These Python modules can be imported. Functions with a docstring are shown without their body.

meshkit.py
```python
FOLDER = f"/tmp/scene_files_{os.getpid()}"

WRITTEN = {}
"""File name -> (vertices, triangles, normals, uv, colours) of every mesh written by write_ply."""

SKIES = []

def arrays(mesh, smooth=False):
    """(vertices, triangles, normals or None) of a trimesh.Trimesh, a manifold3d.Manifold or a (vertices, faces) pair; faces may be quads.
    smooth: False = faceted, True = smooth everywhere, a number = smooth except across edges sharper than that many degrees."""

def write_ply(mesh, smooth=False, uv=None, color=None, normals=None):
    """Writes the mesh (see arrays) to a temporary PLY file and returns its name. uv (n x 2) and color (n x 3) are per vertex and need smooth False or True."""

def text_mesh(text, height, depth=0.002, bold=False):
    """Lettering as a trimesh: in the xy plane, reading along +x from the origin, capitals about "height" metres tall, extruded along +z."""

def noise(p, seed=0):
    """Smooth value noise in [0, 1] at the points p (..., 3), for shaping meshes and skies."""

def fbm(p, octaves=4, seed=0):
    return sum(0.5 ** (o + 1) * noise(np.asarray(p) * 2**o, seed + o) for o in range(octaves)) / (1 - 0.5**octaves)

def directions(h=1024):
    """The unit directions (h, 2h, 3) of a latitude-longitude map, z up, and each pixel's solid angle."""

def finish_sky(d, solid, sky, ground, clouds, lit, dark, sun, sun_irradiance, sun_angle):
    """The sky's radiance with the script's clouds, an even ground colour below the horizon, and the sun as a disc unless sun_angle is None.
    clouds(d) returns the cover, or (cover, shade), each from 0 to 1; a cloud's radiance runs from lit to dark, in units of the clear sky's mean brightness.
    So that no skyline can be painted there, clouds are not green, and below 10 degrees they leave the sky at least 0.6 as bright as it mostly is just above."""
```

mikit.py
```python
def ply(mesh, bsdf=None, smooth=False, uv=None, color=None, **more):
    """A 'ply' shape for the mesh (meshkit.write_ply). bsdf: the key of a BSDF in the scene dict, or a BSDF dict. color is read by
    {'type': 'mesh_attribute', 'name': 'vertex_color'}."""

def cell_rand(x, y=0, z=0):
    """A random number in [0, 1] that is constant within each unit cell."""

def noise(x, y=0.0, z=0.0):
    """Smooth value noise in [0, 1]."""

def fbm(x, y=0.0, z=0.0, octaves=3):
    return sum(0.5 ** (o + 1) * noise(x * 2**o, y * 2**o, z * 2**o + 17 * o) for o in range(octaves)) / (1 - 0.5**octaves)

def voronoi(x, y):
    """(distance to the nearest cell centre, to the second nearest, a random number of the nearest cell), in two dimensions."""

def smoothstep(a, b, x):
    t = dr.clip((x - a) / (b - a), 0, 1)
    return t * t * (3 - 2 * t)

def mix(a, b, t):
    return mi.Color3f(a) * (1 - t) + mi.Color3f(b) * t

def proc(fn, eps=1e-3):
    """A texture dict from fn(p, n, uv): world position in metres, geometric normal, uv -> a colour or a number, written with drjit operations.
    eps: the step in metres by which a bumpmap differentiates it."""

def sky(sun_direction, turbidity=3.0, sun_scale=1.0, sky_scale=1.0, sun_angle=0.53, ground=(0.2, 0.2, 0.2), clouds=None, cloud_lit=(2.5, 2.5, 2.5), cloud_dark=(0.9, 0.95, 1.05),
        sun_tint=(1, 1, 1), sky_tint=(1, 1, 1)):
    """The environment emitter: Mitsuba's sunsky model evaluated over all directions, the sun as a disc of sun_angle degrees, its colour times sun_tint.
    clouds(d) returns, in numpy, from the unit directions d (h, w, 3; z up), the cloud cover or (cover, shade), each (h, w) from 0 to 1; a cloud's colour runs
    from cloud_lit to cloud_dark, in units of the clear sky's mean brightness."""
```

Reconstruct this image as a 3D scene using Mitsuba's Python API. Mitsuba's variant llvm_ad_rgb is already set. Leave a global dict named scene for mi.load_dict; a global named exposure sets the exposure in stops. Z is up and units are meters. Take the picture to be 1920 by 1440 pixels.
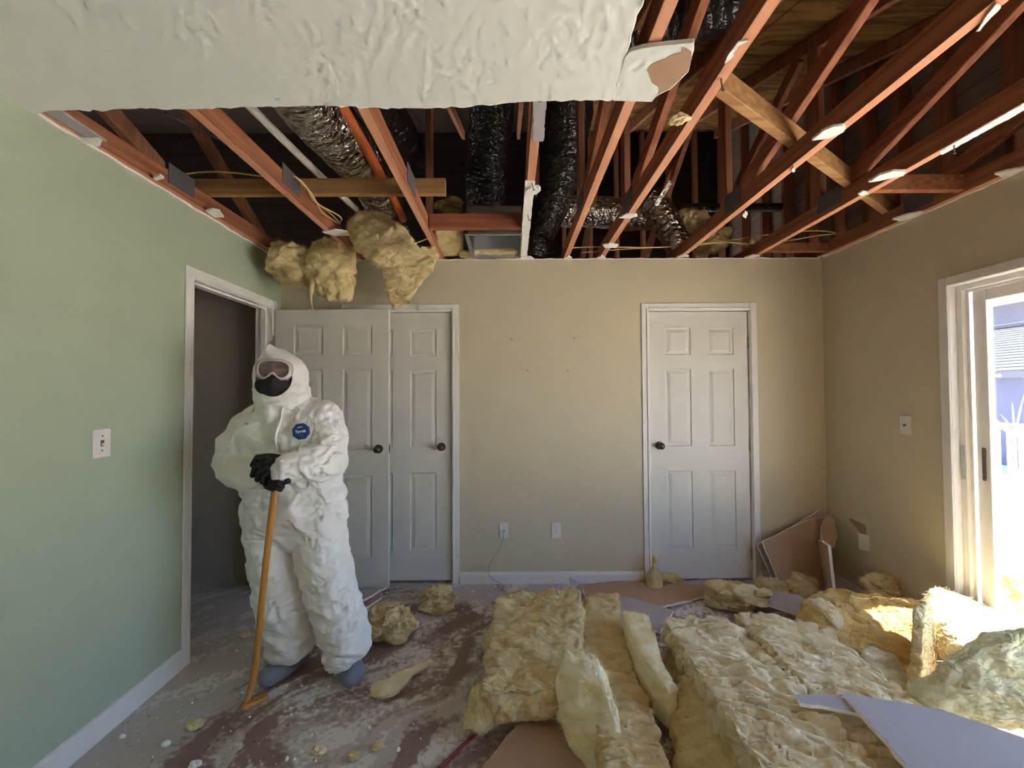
import math, numpy as np, trimesh, manifold3d as m3, mitsuba as mi, drjit as dr
import mikit, meshkit
from mikit import proc, noise, fbm, voronoi, smoothstep, mix
from scipy.interpolate import CubicSpline
from shapely.geometry import Polygon
T4 = mi.ScalarTransform4f
A = lambda *v: np.array(v, float)
scene, labels = {'type': 'scene'}, {}

# ------------------------------------------------------------------ camera, sky, sun, exposure
exposure = 4.98
CAM = A(0, 0, 1.41589)
FWD, UPV = A(0.00315229, 0.99972612, 0.0231892), A(0.00529375, -0.02320567, 0.9997167)
scene['camera'] = {'type': 'perspective', 'fov': 101.09, 'fov_axis': 'x', 'near_clip': 0.02, 'far_clip': 200.0,
                   'to_world': T4().look_at(origin=CAM.tolist(), target=(CAM + FWD).tolist(), up=UPV.tolist())}
SUN = A(0.365, -0.05, 0.93)
scene['sky'] = mikit.sky(SUN.tolist(), turbidity=3.0, sun_scale=1.0, sky_scale=1.0, sun_tint=(0.97, 1.0, 0.96), sky_tint=(0.99, 1.0, 0.97), ground=(0.3, 0.29, 0.28))

# ------------------------------------------------------------------ materials
def pr(color, rough=0.6, spec=0.4, **k):
    c = color if isinstance(color, dict) else {'type': 'rgb', 'value': list(color)}
    return {'type': 'principled', 'base_color': c, 'roughness': rough, 'specular': spec, **k}
def mat(name, bsdf, bump=None, scale=1.0, eps=1e-3, two=True):
    if bump is not None:
        bsdf = {'type': 'bumpmap', 'arbitrary': proc(bump, eps), 'scale': scale, 'bsdf': bsdf}
    scene[name] = {'type': 'twosided', 'bsdf': bsdf} if two else bsdf
    return name
def peel(p, n, uv): return noise(p.x * 70, p.y * 70, p.z * 70)
def lin(r, g, b): return [((v / 255) / 12.92 if v < 11 else ((v / 255 + 0.055) / 1.055) ** 2.4) for v in (r, g, b)]
def wallcol(base, dark):
    def f(p, n, uv):
        return mix(base, dark, noise(p.x * 1.7, p.y * 1.7, p.z * 1.7 + 3))
    return proc(f)
def wood(light, dark, axis):
    def f(p, n, uv):
        c = [p.x * 45, p.y * 45, p.z * 45]
        c[axis] = c[axis] * 0.045
        g = fbm(c[0], c[1], c[2], 3)
        k = noise(p.x * 3 + 7, p.y * 1.7, p.z * 3)
        return mix(light, dark, smoothstep(0.32, 0.72, g) * 0.75 + 0.25 * k)
    return proc(f)
mat('m_green', pr(wallcol((0.40, 0.468, 0.355), (0.385, 0.452, 0.34)), 0.75, 0.25), peel, 0.0022)
mat('m_beige', pr(wallcol((0.565, 0.515, 0.39), (0.55, 0.50, 0.375)), 0.75, 0.25), peel, 0.0022)
mat('m_ceiling', pr(wallcol((0.73, 0.77, 0.755), (0.71, 0.745, 0.73)), 0.85, 0.2), lambda p, n, uv: smoothstep(0.35, 0.75, noise(p.x * 55, p.y * 55, p.z * 55)), 0.0026)
mat('m_white', pr((0.60, 0.60, 0.565), 0.45, 0.4))
mat('m_trim', pr((0.70, 0.70, 0.685), 0.45, 0.4))
mat('m_vinyl', pr((0.82, 0.82, 0.81), 0.35, 0.5))
mat('m_plaster', pr((0.82, 0.81, 0.79), 0.9, 0.2), lambda p, n, uv: fbm(p.x * 90, p.y * 90, p.z * 90, 3), 0.002)
mat('m_paper', pr(wallcol((0.47, 0.31, 0.21), (0.38, 0.25, 0.17)), 0.9, 0.15))
mat('m_greypaper', pr(wallcol((0.42, 0.40, 0.42), (0.38, 0.36, 0.38)), 0.85, 0.2))
mat('m_wood', pr(wood((0.36, 0.155, 0.083), (0.22, 0.083, 0.043), 1), 0.75, 0.2))
mat('m_litwood', pr(wood((0.68, 0.36, 0.225), (0.55, 0.25, 0.145), 1), 0.75, 0.2))  # paler copy of the joist wood: light from below put into the colour
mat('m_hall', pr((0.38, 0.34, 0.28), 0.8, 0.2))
mat('m_woodx', pr(wood((0.42, 0.25, 0.115), (0.30, 0.16, 0.065), 0), 0.75, 0.2))
mat('m_woodred', pr(wood((0.36, 0.13, 0.07), (0.24, 0.08, 0.045), 0), 0.75, 0.2))
mat('m_woodz', pr(wood((0.30, 0.145, 0.085), (0.20, 0.09, 0.05), 2), 0.8, 0.2))
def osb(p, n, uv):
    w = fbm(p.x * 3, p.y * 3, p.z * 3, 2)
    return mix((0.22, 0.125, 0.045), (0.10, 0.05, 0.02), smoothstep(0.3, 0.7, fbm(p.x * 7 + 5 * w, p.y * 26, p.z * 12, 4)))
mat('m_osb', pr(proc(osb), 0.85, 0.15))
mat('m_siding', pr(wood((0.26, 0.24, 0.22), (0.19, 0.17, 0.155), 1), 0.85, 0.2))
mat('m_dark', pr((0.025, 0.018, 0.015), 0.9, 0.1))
mat('m_atticboard', pr(wood((0.022, 0.016, 0.013), (0.014, 0.010, 0.009), 0), 0.9, 0.1))  # boards made near black: the attic gloom is put into the colour
def crumple(p, n, uv):
    a = dr.abs(2 * noise(p.x * 22, p.y * 22, p.z * 22) - 1)
    return a + 0.6 * dr.abs(2 * noise(p.x * 55 + 3 * a, p.y * 55, p.z * 55) - 1)
mat('m_foil', {'type': 'roughconductor', 'material': 'Al', 'alpha': 0.13, 'specular_reflectance': {'type': 'rgb', 'value': [0.66, 0.63, 0.59]}}, crumple, 0.012)
mat('m_blackplastic', pr((0.015, 0.015, 0.017), 0.22, 0.6), crumple, 0.010)
mat('m_galv', {'type': 'roughconductor', 'material': 'Al', 'alpha': 0.34, 'specular_reflectance': {'type': 'rgb', 'value': [0.55, 0.58, 0.60]}})
mat('m_steel', {'type': 'roughconductor', 'material': 'Al', 'alpha': 0.3, 'specular_reflectance': {'type': 'rgb', 'value': [0.25, 0.24, 0.23]}})
mat('m_bronze', pr((0.085, 0.065, 0.055), 0.28, 0.5, metallic=0.6))
mat('m_orangepipe', pr((0.62, 0.16, 0.05), 0.35, 0.5))
mat('m_whitepipe', pr((0.78, 0.74, 0.68), 0.35, 0.5))
mat('m_wire', pr((0.62, 0.45, 0.17), 0.5, 0.4))
mat('m_black', pr((0.012, 0.012, 0.013), 0.6, 0.3))
mat('m_glove', pr((0.014, 0.014, 0.015), 0.7, 0.3), lambda p, n, uv: fbm(p.x * 160, p.y * 160, p.z * 160, 2), 0.002)
mat('m_plate', pr((0.70, 0.68, 0.65), 0.35, 0.5))
def tyvek(p, n, uv):
    w = noise(p.x * 7, p.y * 7, p.z * 7) * 3
    return dr.abs(2 * noise(p.x * 30 + w, p.y * 30, p.z * 24 + w) - 1) + 0.5 * dr.abs(2 * noise(p.x * 70 + 2 * w, p.y * 70, p.z * 60) - 1)
mat('m_suit', pr(wallcol((0.82, 0.82, 0.80), (0.78, 0.78, 0.75)), 0.5, 0.35, sheen=0.2), tyvek, 0.010, 2e-3)
mat('m_boot', pr(wallcol((0.25, 0.275, 0.325), (0.21, 0.23, 0.275)), 0.8, 0.2), lambda p, n, uv: fbm(p.x * 45, p.y * 45, p.z * 45, 3), 0.006)
mat('m_skin', pr((0.26, 0.15, 0.125), 0.5, 0.4))
mat('m_eye', pr((0.20, 0.17, 0.165), 0.3, 0.5))
mat('m_mask', pr((0.022, 0.022, 0.023), 0.75, 0.25), lambda p, n, uv: fbm(p.x * 120, p.y * 120, p.z * 120, 2), 0.003)
mat('m_goggle', pr((0.42, 0.35, 0.36), 0.25, 0.5))
scene['m_lens'] = {'type': 'blendbsdf', 'weight': 0.09, 'a': {'type': 'thindielectric', 'int_ior': 1.5}, 'b': {'type': 'twosided', 'bsdf': {'type': 'diffuse', 'reflectance': {'type': 'rgb', 'value': [0.36, 0.33, 0.35]}}}}
scene['m_glass'] = {'type': 'thindielectric', 'int_ior': 1.5}
mat('m_blue', pr((0.012, 0.055, 0.19), 0.5, 0.4))
mat('m_bar', pr((0.46, 0.21, 0.045), 0.5, 0.4))
mat('m_redcord', pr((0.20, 0.03, 0.025), 0.5, 0.4))
mat('m_grey', pr((0.10, 0.10, 0.11), 0.5, 0.4))
def floorcol(p, n, uv):
    w = fbm(p.x * 2.2, p.y * 2.2, 0.0, 2)
    a, b = p.x * 0.83 - p.y * 0.55, p.x * 0.55 + p.y * 0.83
    big = fbm(a * 2.4 + 2.0 * w, b * 1.5 + 1.5 * w, 1.0, 3)
    smear = fbm(a * 11 + 5 * w, b * 4.6 + 4 * w, 2.0, 3)
    fine = fbm(p.x * 55, p.y * 55, 3.0, 2)
    line = smoothstep(0.60, 0.72, noise(p.x * 9 + 0.8 * w, p.y * 0.55, 4.0)) * smoothstep(1.95, 1.6, p.y)
    edge = smoothstep(-1.15, -1.7, p.x) * 0.30 + smoothstep(2.75, 3.1, p.y) * 0.22
    dust = smoothstep(0.44, 0.60, 0.55 * big + 0.42 * smear + 0.16 * fine + edge - 0.20 * line - 0.02)
    c = mix((0.185, 0.105, 0.085), (0.27, 0.165, 0.135), smear)
    c = mix(c, (0.47, 0.43, 0.405), 0.10 + 0.88 * dust)
    c = mix(c, (0.70, 0.68, 0.65), smoothstep(0.57, 0.70, smear * 0.72 + 0.34 * fine) * 0.7)
    return mix(c, (0.06, 0.045, 0.04), smoothstep(0.92, 0.95, noise(p.x * 70, p.y * 70, 9.0)) * 0.6)
mat('m_floor', pr(proc(floorcol), 0.55, 0.4), lambda p, n, uv: fbm(p.x * 30, p.y * 30, 0.0, 3), 0.004)
def woolcol(light, dark):
    def f(p, n, uv):
        w = noise(p.x * 6, p.y * 6, p.z * 6)
        t = fbm(p.x * 18 + 3 * w, p.y * 18, p.z * 34 + 3 * w, 3)
        return mix(light, dark, dr.clip(smoothstep(0.3, 0.7, t) * 0.8 + 0.35 * noise(p.x * 140, p.y * 140, p.z * 260) - 0.1, 0, 1))
    return proc(f)
def woolbump(p, n, uv):
    w = noise(p.x * 9, p.y * 9, p.z * 9)
    return dr.abs(2 * noise(p.x * 45 + 4 * w, p.y * 45, p.z * 80) - 1) + 0.5 * noise(p.x * 120 + 6 * w, p.y * 120, p.z * 230)
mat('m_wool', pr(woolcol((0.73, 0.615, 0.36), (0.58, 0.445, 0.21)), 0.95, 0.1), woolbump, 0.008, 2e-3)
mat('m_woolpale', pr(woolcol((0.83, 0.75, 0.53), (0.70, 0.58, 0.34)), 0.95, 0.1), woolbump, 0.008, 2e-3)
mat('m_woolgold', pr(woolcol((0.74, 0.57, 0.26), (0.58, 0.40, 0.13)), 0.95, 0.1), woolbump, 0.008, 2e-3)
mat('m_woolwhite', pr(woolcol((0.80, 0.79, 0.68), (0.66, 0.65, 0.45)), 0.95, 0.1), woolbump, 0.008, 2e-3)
mat('m_woollit', pr(woolcol((0.93, 0.88, 0.66), (0.82, 0.72, 0.40)), 0.95, 0.1), woolbump, 0.008, 2e-3)  # brighter wool copy: light caught by these pieces is put into the colour
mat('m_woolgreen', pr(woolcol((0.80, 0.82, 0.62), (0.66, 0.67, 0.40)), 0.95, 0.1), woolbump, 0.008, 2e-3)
mat('m_deck', pr(wood((0.74, 0.71, 0.68), (0.64, 0.61, 0.58), 1), 0.8, 0.2))
mat('m_rail', pr((0.36, 0.385, 0.45), 0.5, 0.4))
mat('m_shingle', pr((0.06, 0.07, 0.087), 0.9, 0.2))
mat('m_bluewall', pr((0.10, 0.115, 0.21), 0.8, 0.2))
mat('m_lilac', pr((0.11, 0.11, 0.155), 0.8, 0.2))
mat('m_leaf', pr((0.62, 0.50, 0.42), 0.7, 0.3))

# ------------------------------------------------------------------ mesh helpers
def number(key):
    if key not in USED: USED[key] = 0; return key
    USED[key] += 1
    return '%s_%03d' % (key, USED[key])
USED = {}
def add(key, mesh, m, smooth=False, **k):
    key = number(key); scene[key] = mikit.ply(mesh, m, smooth, **k); return key
def tag(key, label=None, cat=None, group=None, kind=None):
    d = {k: v for k, v in (('label', label), ('category', cat), ('group', group), ('kind', kind)) if v}
    labels[key] = d; return key
def thing(key, label, cat, group=None): return tag(number(key), label, cat, group)
def struct(key, mesh, m, smooth=False):
    return tag(add(key, mesh, m, smooth), kind='structure')
cat_ = trimesh.util.concatenate
def box(x0, x1, y0, y1, z0, z1):
    b = trimesh.creation.box((abs(x1 - x0), abs(y1 - y0), abs(z1 - z0))); b.apply_translation(((x0 + x1) / 2, (y0 + y1) / 2, (z0 + z1) / 2)); return b
def rbox(x0, x1, y0, y1, z0, z1, b=0.004):
    pts = []
    for sx in (0, 1):
        for sy in (0, 1):
            for sz in (0, 1):
                c = A((x0, x1)[sx], (y0, y1)[sy], (z0, z1)[sz]); d = A(1 - 2 * sx, 1 - 2 * sy, 1 - 2 * sz) * b
                for q in ((1, 1, 0), (1, 0, 1), (0, 1, 1)): pts.append(c + d * A(*q))
    return trimesh.convex.convex_hull(np.array(pts))
def beam(p, q, w, h, up=(0, 0, 1), ext=0.0, bev=0.003):
    p, q = A(*p), A(*q); d = (q - p) / np.linalg.norm(q - p); p, q = p - d * ext, q + d * ext
    s = np.cross(d, A(*up)); s /= np.linalg.norm(s); u = np.cross(s, d)
    L = np.linalg.norm(q - p); m = rbox(0, L, -w / 2, w / 2, -h / 2, h / 2, bev)
    M = np.eye(4); M[:3, 0], M[:3, 1], M[:3, 2], M[:3, 3] = d, s, u, p
    m.apply_transform(M); m.fix_normals(); return m
def curve(pts, n=40):
    pts = np.array(pts, float); t = np.r_[0, np.cumsum(np.linalg.norm(np.diff(pts, axis=0), axis=1))]
    if len(pts) == 2: return pts[0] + (pts[1] - pts[0]) * np.linspace(0, 1, n)[:, None]
    return CubicSpline(t, pts)(np.linspace(0, t[-1], n))
def tube(pts, r, n=40, sides=12, rib=0.0, pitch=0.03, raw=False, cap=True, flat=1.0):
    c = np.array(pts, float) if raw else curve(pts, n)
    n = len(c); t = np.gradient(c, axis=0); t /= np.linalg.norm(t, axis=1, keepdims=True)
    a = np.cross(t[0], A(0, 0, 1) if abs(t[0][2]) < 0.9 else A(1, 0, 0)); a /= np.linalg.norm(a)
    fr = []
    for k in range(n):
        a = a - t[k] * (a @ t[k]); a /= np.linalg.norm(a); fr.append((a, np.cross(t[k], a)))
    s = np.r_[0, np.cumsum(np.linalg.norm(np.diff(c, axis=0), axis=1))]
    rr = np.broadcast_to(np.interp(np.linspace(0, 1, n), np.linspace(0, 1, np.size(r)), np.atleast_1d(r)), (n,)) + rib * np.cos(2 * np.pi * s / pitch)
    ang = np.arange(sides) * 2 * np.pi / sides
    v = np.concatenate([c[k] + rr[k] * (np.cos(ang)[:, None] * fr[k][0] + flat * np.sin(ang)[:, None] * fr[k][1]) for k in range(n)])
    i, j = np.meshgrid(np.arange(n - 1), np.arange(sides), indexing='ij'); j2 = (j + 1) % sides
    q = np.stack([i * sides + j, (i + 1) * sides + j, (i + 1) * sides + j2, i * sides + j2], -1).reshape(-1, 4)
    f = np.vstack([q[:, [0, 2, 1]], q[:, [0, 3, 2]]])
    if cap:
        v = np.vstack([v, c[0], c[-1]]); N = n * sides; k = np.arange(sides); k2 = (k + 1) % sides
        f = np.vstack([f, np.stack([0 * k + N, k2, k], 1)[:, ::1], np.stack([0 * k + N + 1, (n - 1) * sides + k, (n - 1) * sides + k2], 1)])
    m = trimesh.Trimesh(v, f, process=False); m.fix_normals(); return m
def lathe(prof, sides=28):
    m = trimesh.creation.revolve(np.array(prof, float), sections=sides); m.fix_normals(); return m
def prism(poly, z0, z1):
    m = trimesh.creation.extrude_polygon(Polygon(poly).buffer(0), z1 - z0, engine='earcut'); m.apply_translation((0, 0, z0)); return m
def frame(pts):
    """3-D corners of a flat board -> (2-D outline, matrix)"""
    p = np.array(pts, float); c = p.mean(0); _, _, vt = np.linalg.svd(p - c)
    n = vt[2]; u = vt[0]; w = np.cross(n, u); M = np.eye(4); M[:3, 0], M[:3, 1], M[:3, 2], M[:3, 3] = u, w, n, c
    return np.stack([(p - c) @ u, (p - c) @ w], 1), M, n
def jag(poly, amp, step, seed):
    rng = np.random.default_rng(seed); out = []
    for a, b in zip(poly, np.roll(poly, -1, 0)):
        n = max(1, int(np.linalg.norm(b - a) / step)); d = (b - a) / n; nn = A(-d[1], d[0]) / (np.linalg.norm(d) + 1e-9)
        for k in range(n): out.append(a + d * k + (nn * rng.normal(0, amp) if k else 0))
    return np.array(out)
def board(key, pts, label, cat, front, back, thick=0.013, group=None, toward=None, amp=0.002, seed=1, step=0.03):
    """a piece of gypsum board: white core, a paper on each face; 'front' faces the point 'toward'"""
    o, M, n = frame(pts); toward = CAM if toward is None else A(*toward)
    if (toward - M[:3, 3]) @ n < 0:
        M[:3, 1] *= -1; M[:3, 2] *= -1; o = o * A(1, -1)
    o = jag(o, amp, step, seed); k = thing(key, label, cat, group)
    for part, z0, z1, mm, sh in (('core', -thick / 2, thick / 2, 'm_plaster', 0), ('paper_face', thick / 2 + 0.0002, thick / 2 + 0.0012, front, 0.002), ('paper_back', -thick / 2 - 0.0012, -thick / 2 - 0.0002, back, 0.002)):
        m = prism(np.array(Polygon(o).buffer(0).buffer(-sh).exterior.coords)[:-1] if sh else o, z0, z1)
        m.apply_transform(M); m.fix_normals(); add(k + '__' + part, m, mm)
    return k
def gridbox(nu, nv, nw):
    vs, fs, at = [], [], 0
    def face(n, m, fn):
        nonlocal at
        a, b = np.meshgrid(np.linspace(0, 1, n + 1), np.linspace(0, 1, m + 1), indexing='ij'); vs.append(fn(a.ravel(), b.ravel()))
        i, j = np.meshgrid(np.arange(n), np.arange(m), indexing='ij'); k = (i * (m + 1) + j).ravel() + at
        fs.append(np.stack([k, k + m + 1, k + m + 2, k + 1], 1)); at += (n + 1) * (m + 1)
    o = lambda a, v: np.full_like(a, v)
    face(nu, nv, lambda a, b: np.stack([a, b, o(a, 1.)], 1)); face(nv, nu, lambda a, b: np.stack([b, a, o(a, 0.)], 1))
    face(nw, nu, lambda a, b: np.stack([b, o(a, 1.), a], 1)); face(nu, nw, lambda a, b: np.stack([a, o(a, 0.), b], 1))
    face(nv, nw, lambda a, b: np.stack([o(a, 1.), a, b], 1)); face(nw, nv, lambda a, b: np.stack([o(a, 0.), b, a], 1))
    q = np.vstack(fs); f = np.vstack([q[:, [0, 1, 2]], q[:, [0, 2, 3]]]); m = trimesh.Trimesh(np.vstack(vs), f, process=False); m.merge_vertices(digits_vertex=6); return m
def ridge(p, seed=0): return 1 - np.abs(2 * meshkit.noise(p, seed) - 1)
def billow(p, seed=0): return np.sqrt(np.abs(2 * meshkit.noise(p, seed) - 1) + 0.004)
def wool(m, amp, seed, rip=0.0, ripdir=(0, 1, 0), fine=0.006):
    """fluff up a mesh: lumps, pleats across ripdir, small tufts"""
    v, n = np.array(m.vertices), np.array(m.vertex_normals); s = A(1, 1, 1) * seed * 3.7
    wv = np.stack([meshkit.fbm(v * 5 + s + k * 13, 2, seed + 30 + k) for k in range(3)], 1) - 0.5
    q = v + 0.10 * wv
    d = amp * 2 * (meshkit.fbm(v * 6 + s, 3, seed) - 0.5) + amp * 1.2 * (meshkit.noise(v * 3.1 + s, seed + 40) - 0.5) + fine * 1.3 * (billow(q * 24 + s, seed + 5) - 0.4) + fine * 0.8 * (billow(q * 52 + s, seed + 6) - 0.4)
    if rip:
        r = A(*ripdir); r = r / np.linalg.norm(r); along = q @ r; off = q - along[:, None] * r; o2 = off[:, 1] + off[:, 2]
        d = d + 0.75 * rip * (billow(np.stack([along * 30, off[:, 0] * 6, o2 * 6], 1) + seed, seed + 2) - 0.5) + 0.40 * rip * (billow(np.stack([along * 58, off[:, 0] * 13, o2 * 13], 1) + seed, seed + 3) - 0.5)
    jit = (np.stack([meshkit.fbm(v * 13 + s + k * 9, 2, seed + 20 + k) for k in range(3)], 1) - 0.5) * amp * 1.2
    m.vertices = v + n * d[:, None] + jit; return m
def batt_mesh(top, thick, seed, res=0.0085, amp=0.02, rip=0.012, ripdir=None, down=(0, 0, -1), bulge=0.0, soft=0.45, tear=0.03, sag=None):
    """a slab from rows of top-surface points: top = [[left, right], [left, right], ...] from the far end to the near end"""
    top = np.array(top, float); dn = A(*down) / np.linalg.norm(down)
    L = np.linalg.norm(np.diff(top.mean(1), axis=0), axis=1).sum(); W = np.linalg.norm(top[:, 0] - top[:, 1], axis=1).mean()
    m = gridbox(max(4, int(L / res)), max(4, int(W / res)), max(3, int(thick / res)))
    u, v, w = m.vertices.T.copy()
    a, b = 2 * v - 1, 2 * w - 1
    a2, b2 = a * np.sqrt(1 - soft * b * b / 2), b * np.sqrt(1 - soft * a * a / 2)
    e = 2 * u - 1; sh = 1 - 0.10 * np.abs(e) ** 8
    v, w = (a2 * sh + 1) / 2, (b2 * sh + 1) / 2
    t = np.linspace(0, 1, len(top)); f = (lambda q: CubicSpline(t, q)(u)) if len(top) > 2 else (lambda q: q[0] + (q[-1] - q[0]) * u[:, None])
    l, r = f(top[:, 0]), f(top[:, 1])
    p = l + (r - l) * v[:, None] + dn * ((1 - w) * thick)[:, None] - dn * (bulge * (1 - (2 * v - 1) ** 2) * w)[:, None]
    d = top[-1].mean(0) - top[0].mean(0); d /= np.linalg.norm(d)
    end = np.abs(e) ** 6 * np.sign(e); p = p + d * (end * tear * 2 * (meshkit.fbm(p * 16 + seed, 3, seed + 3) - 0.4))[:, None]
    m.vertices = p; m.fix_normals()
    return wool(m, amp, seed, rip, d if ripdir is None else ripdir)
def clump_mesh(c, r, seed, amp=0.03, sub=5, stretch=None, floor=None, fine=0.008, lump=0.65):
    m = trimesh.creation.icosphere(subdivisions=sub); v = np.array(m.vertices)
    v = v * (1 + lump * (meshkit.fbm(v * 1.9 + seed * 5.1, 3, seed) - 0.5)[:, None] * 2) * A(*r)
    if stretch is not None: v = v @ np.array(stretch, float)
    m.vertices = v + A(*c); wool(m, amp, seed, fine=fine)
    if floor is not None:
        z = m.vertices[:, 2]; m.vertices[:, 2] = np.where(z < floor, floor + (z - floor) * 0.03, z)
    return m
def fuzz_mesh(m, n, length, seed, width=0.0014, lo=0.3):
    """loose fibres standing on a surface: two-segment ribbons"""
    rng = np.random.default_rng(seed); pts, fi = trimesh.sample.sample_surface(m, n, seed=seed); nn = m.face_normals[fi]
    d = nn * 0.55 + rng.normal(0, 0.55, (n, 3)); d /= np.linalg.norm(d, axis=1, keepdims=True); L = length * rng.uniform(lo, 1, (n, 1)) ** 1.5
    e = d + rng.normal(0, 0.5, (n, 3)); e /= np.linalg.norm(e, axis=1, keepdims=True)
    s = np.cross(d, rng.normal(0, 1, (n, 3))); s /= np.linalg.norm(s, axis=1, keepdims=True) + 1e-9; s = s * width
    b = pts - nn * 0.002; q = pts + d * L * 0.5
    v = np.stack([b - s, b + s, q - s * 0.7, q + s * 0.7, q + e * L * 0.5], 1).reshape(-1, 3)
    k = np.arange(n)[:, None] * 5; f = np.vstack([k + A(0, 1, 3).astype(int), k + A(0, 3, 2).astype(int), k + A(2, 3, 4).astype(int)])
    return trimesh.Trimesh(v, f, process=False)
def insulation(key, mesh, label, m='m_wool', group=None, fuzz=2500, length=0.034, seed=3, cat='insulation', width=0.0008):
    k = thing(key, label, cat, group); add(k + '__wool_body', mesh, m, True)
    if fuzz:
        f = add(k + '__loose_fibre', fuzz_mesh(mesh, int(fuzz * 0.9), length, seed, width), m, False); tag(f, kind='stuff')
    return k

# ------------------------------------------------------------------ the room
D, XR, H, YF = 3.182, 2.375, 2.44, -0.62            # back wall, right wall, wall height, wall behind the camera
def lx(y): return -1.739 - 0.0208 * (y - D)          # the left wall is not quite square to the back wall
def shear(m):
    v = np.array(m.vertices); v[:, 0] += -1.739 - 0.0208 * (v[:, 1] - D); m.vertices = v; return m
struct('floor', box(-4.6, XR + 0.12, YF - 0.1, 4.6, -0.12, 0.0), 'm_floor')
DY0, DY1, DH = 2.275, 3.062, 2.05                    # doorway in the left wall
struct('wall_left', shear(cat_([box(-0.115, 0, YF, DY0, 0, H), box(-0.115, 0, DY1, D + 0.115, 0, H), box(-0.115, 0, DY0, DY1, DH, H)])), 'm_green')
XC0, XC1, XD0, XD1, DT = -1.222, -0.4445, 1.0465, 1.812, 2.042   # closet doorways in the back wall
struct('wall_back', cat_([box(lx(D), XC0, D, D + 0.115, 0, H), box(XC0, XC1, D, D + 0.115, DT, H), box(XC1, XD0, D, D + 0.115, 0, H),
                          box(XD0, XD1, D, D + 0.115, DT, H), box(XD1, XR + 0.12, D, D + 0.115, 0, H)]), 'm_beige')
SY0, SY1, SH = -0.16, 2.262, 1.985                     # opening of the sliding door
hx0, hx1, hz0, hz1 = 2.62, 2.86, 0.40, 0.55
wr = m3.Manifold.cube((0.12, D + 0.115 - YF, H)).translate((XR, YF, 0)) - m3.Manifold.cube((0.5, SY1 - SY0, SH)).translate((XR - 0.1, SY0, 0))
hole = m3.CrossSection([[(2.835, 0.505), (2.84, 0.44), (2.87, 0.425), (2.93, 0.47), (2.985, 0.515), (2.98, 0.53), (2.90, 0.527), (2.85, 0.522)]]).extrude(0.03).rotate((90, 0, 90)).translate((XR - 0.014, 0, 0))
wr = wr - hole
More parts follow.
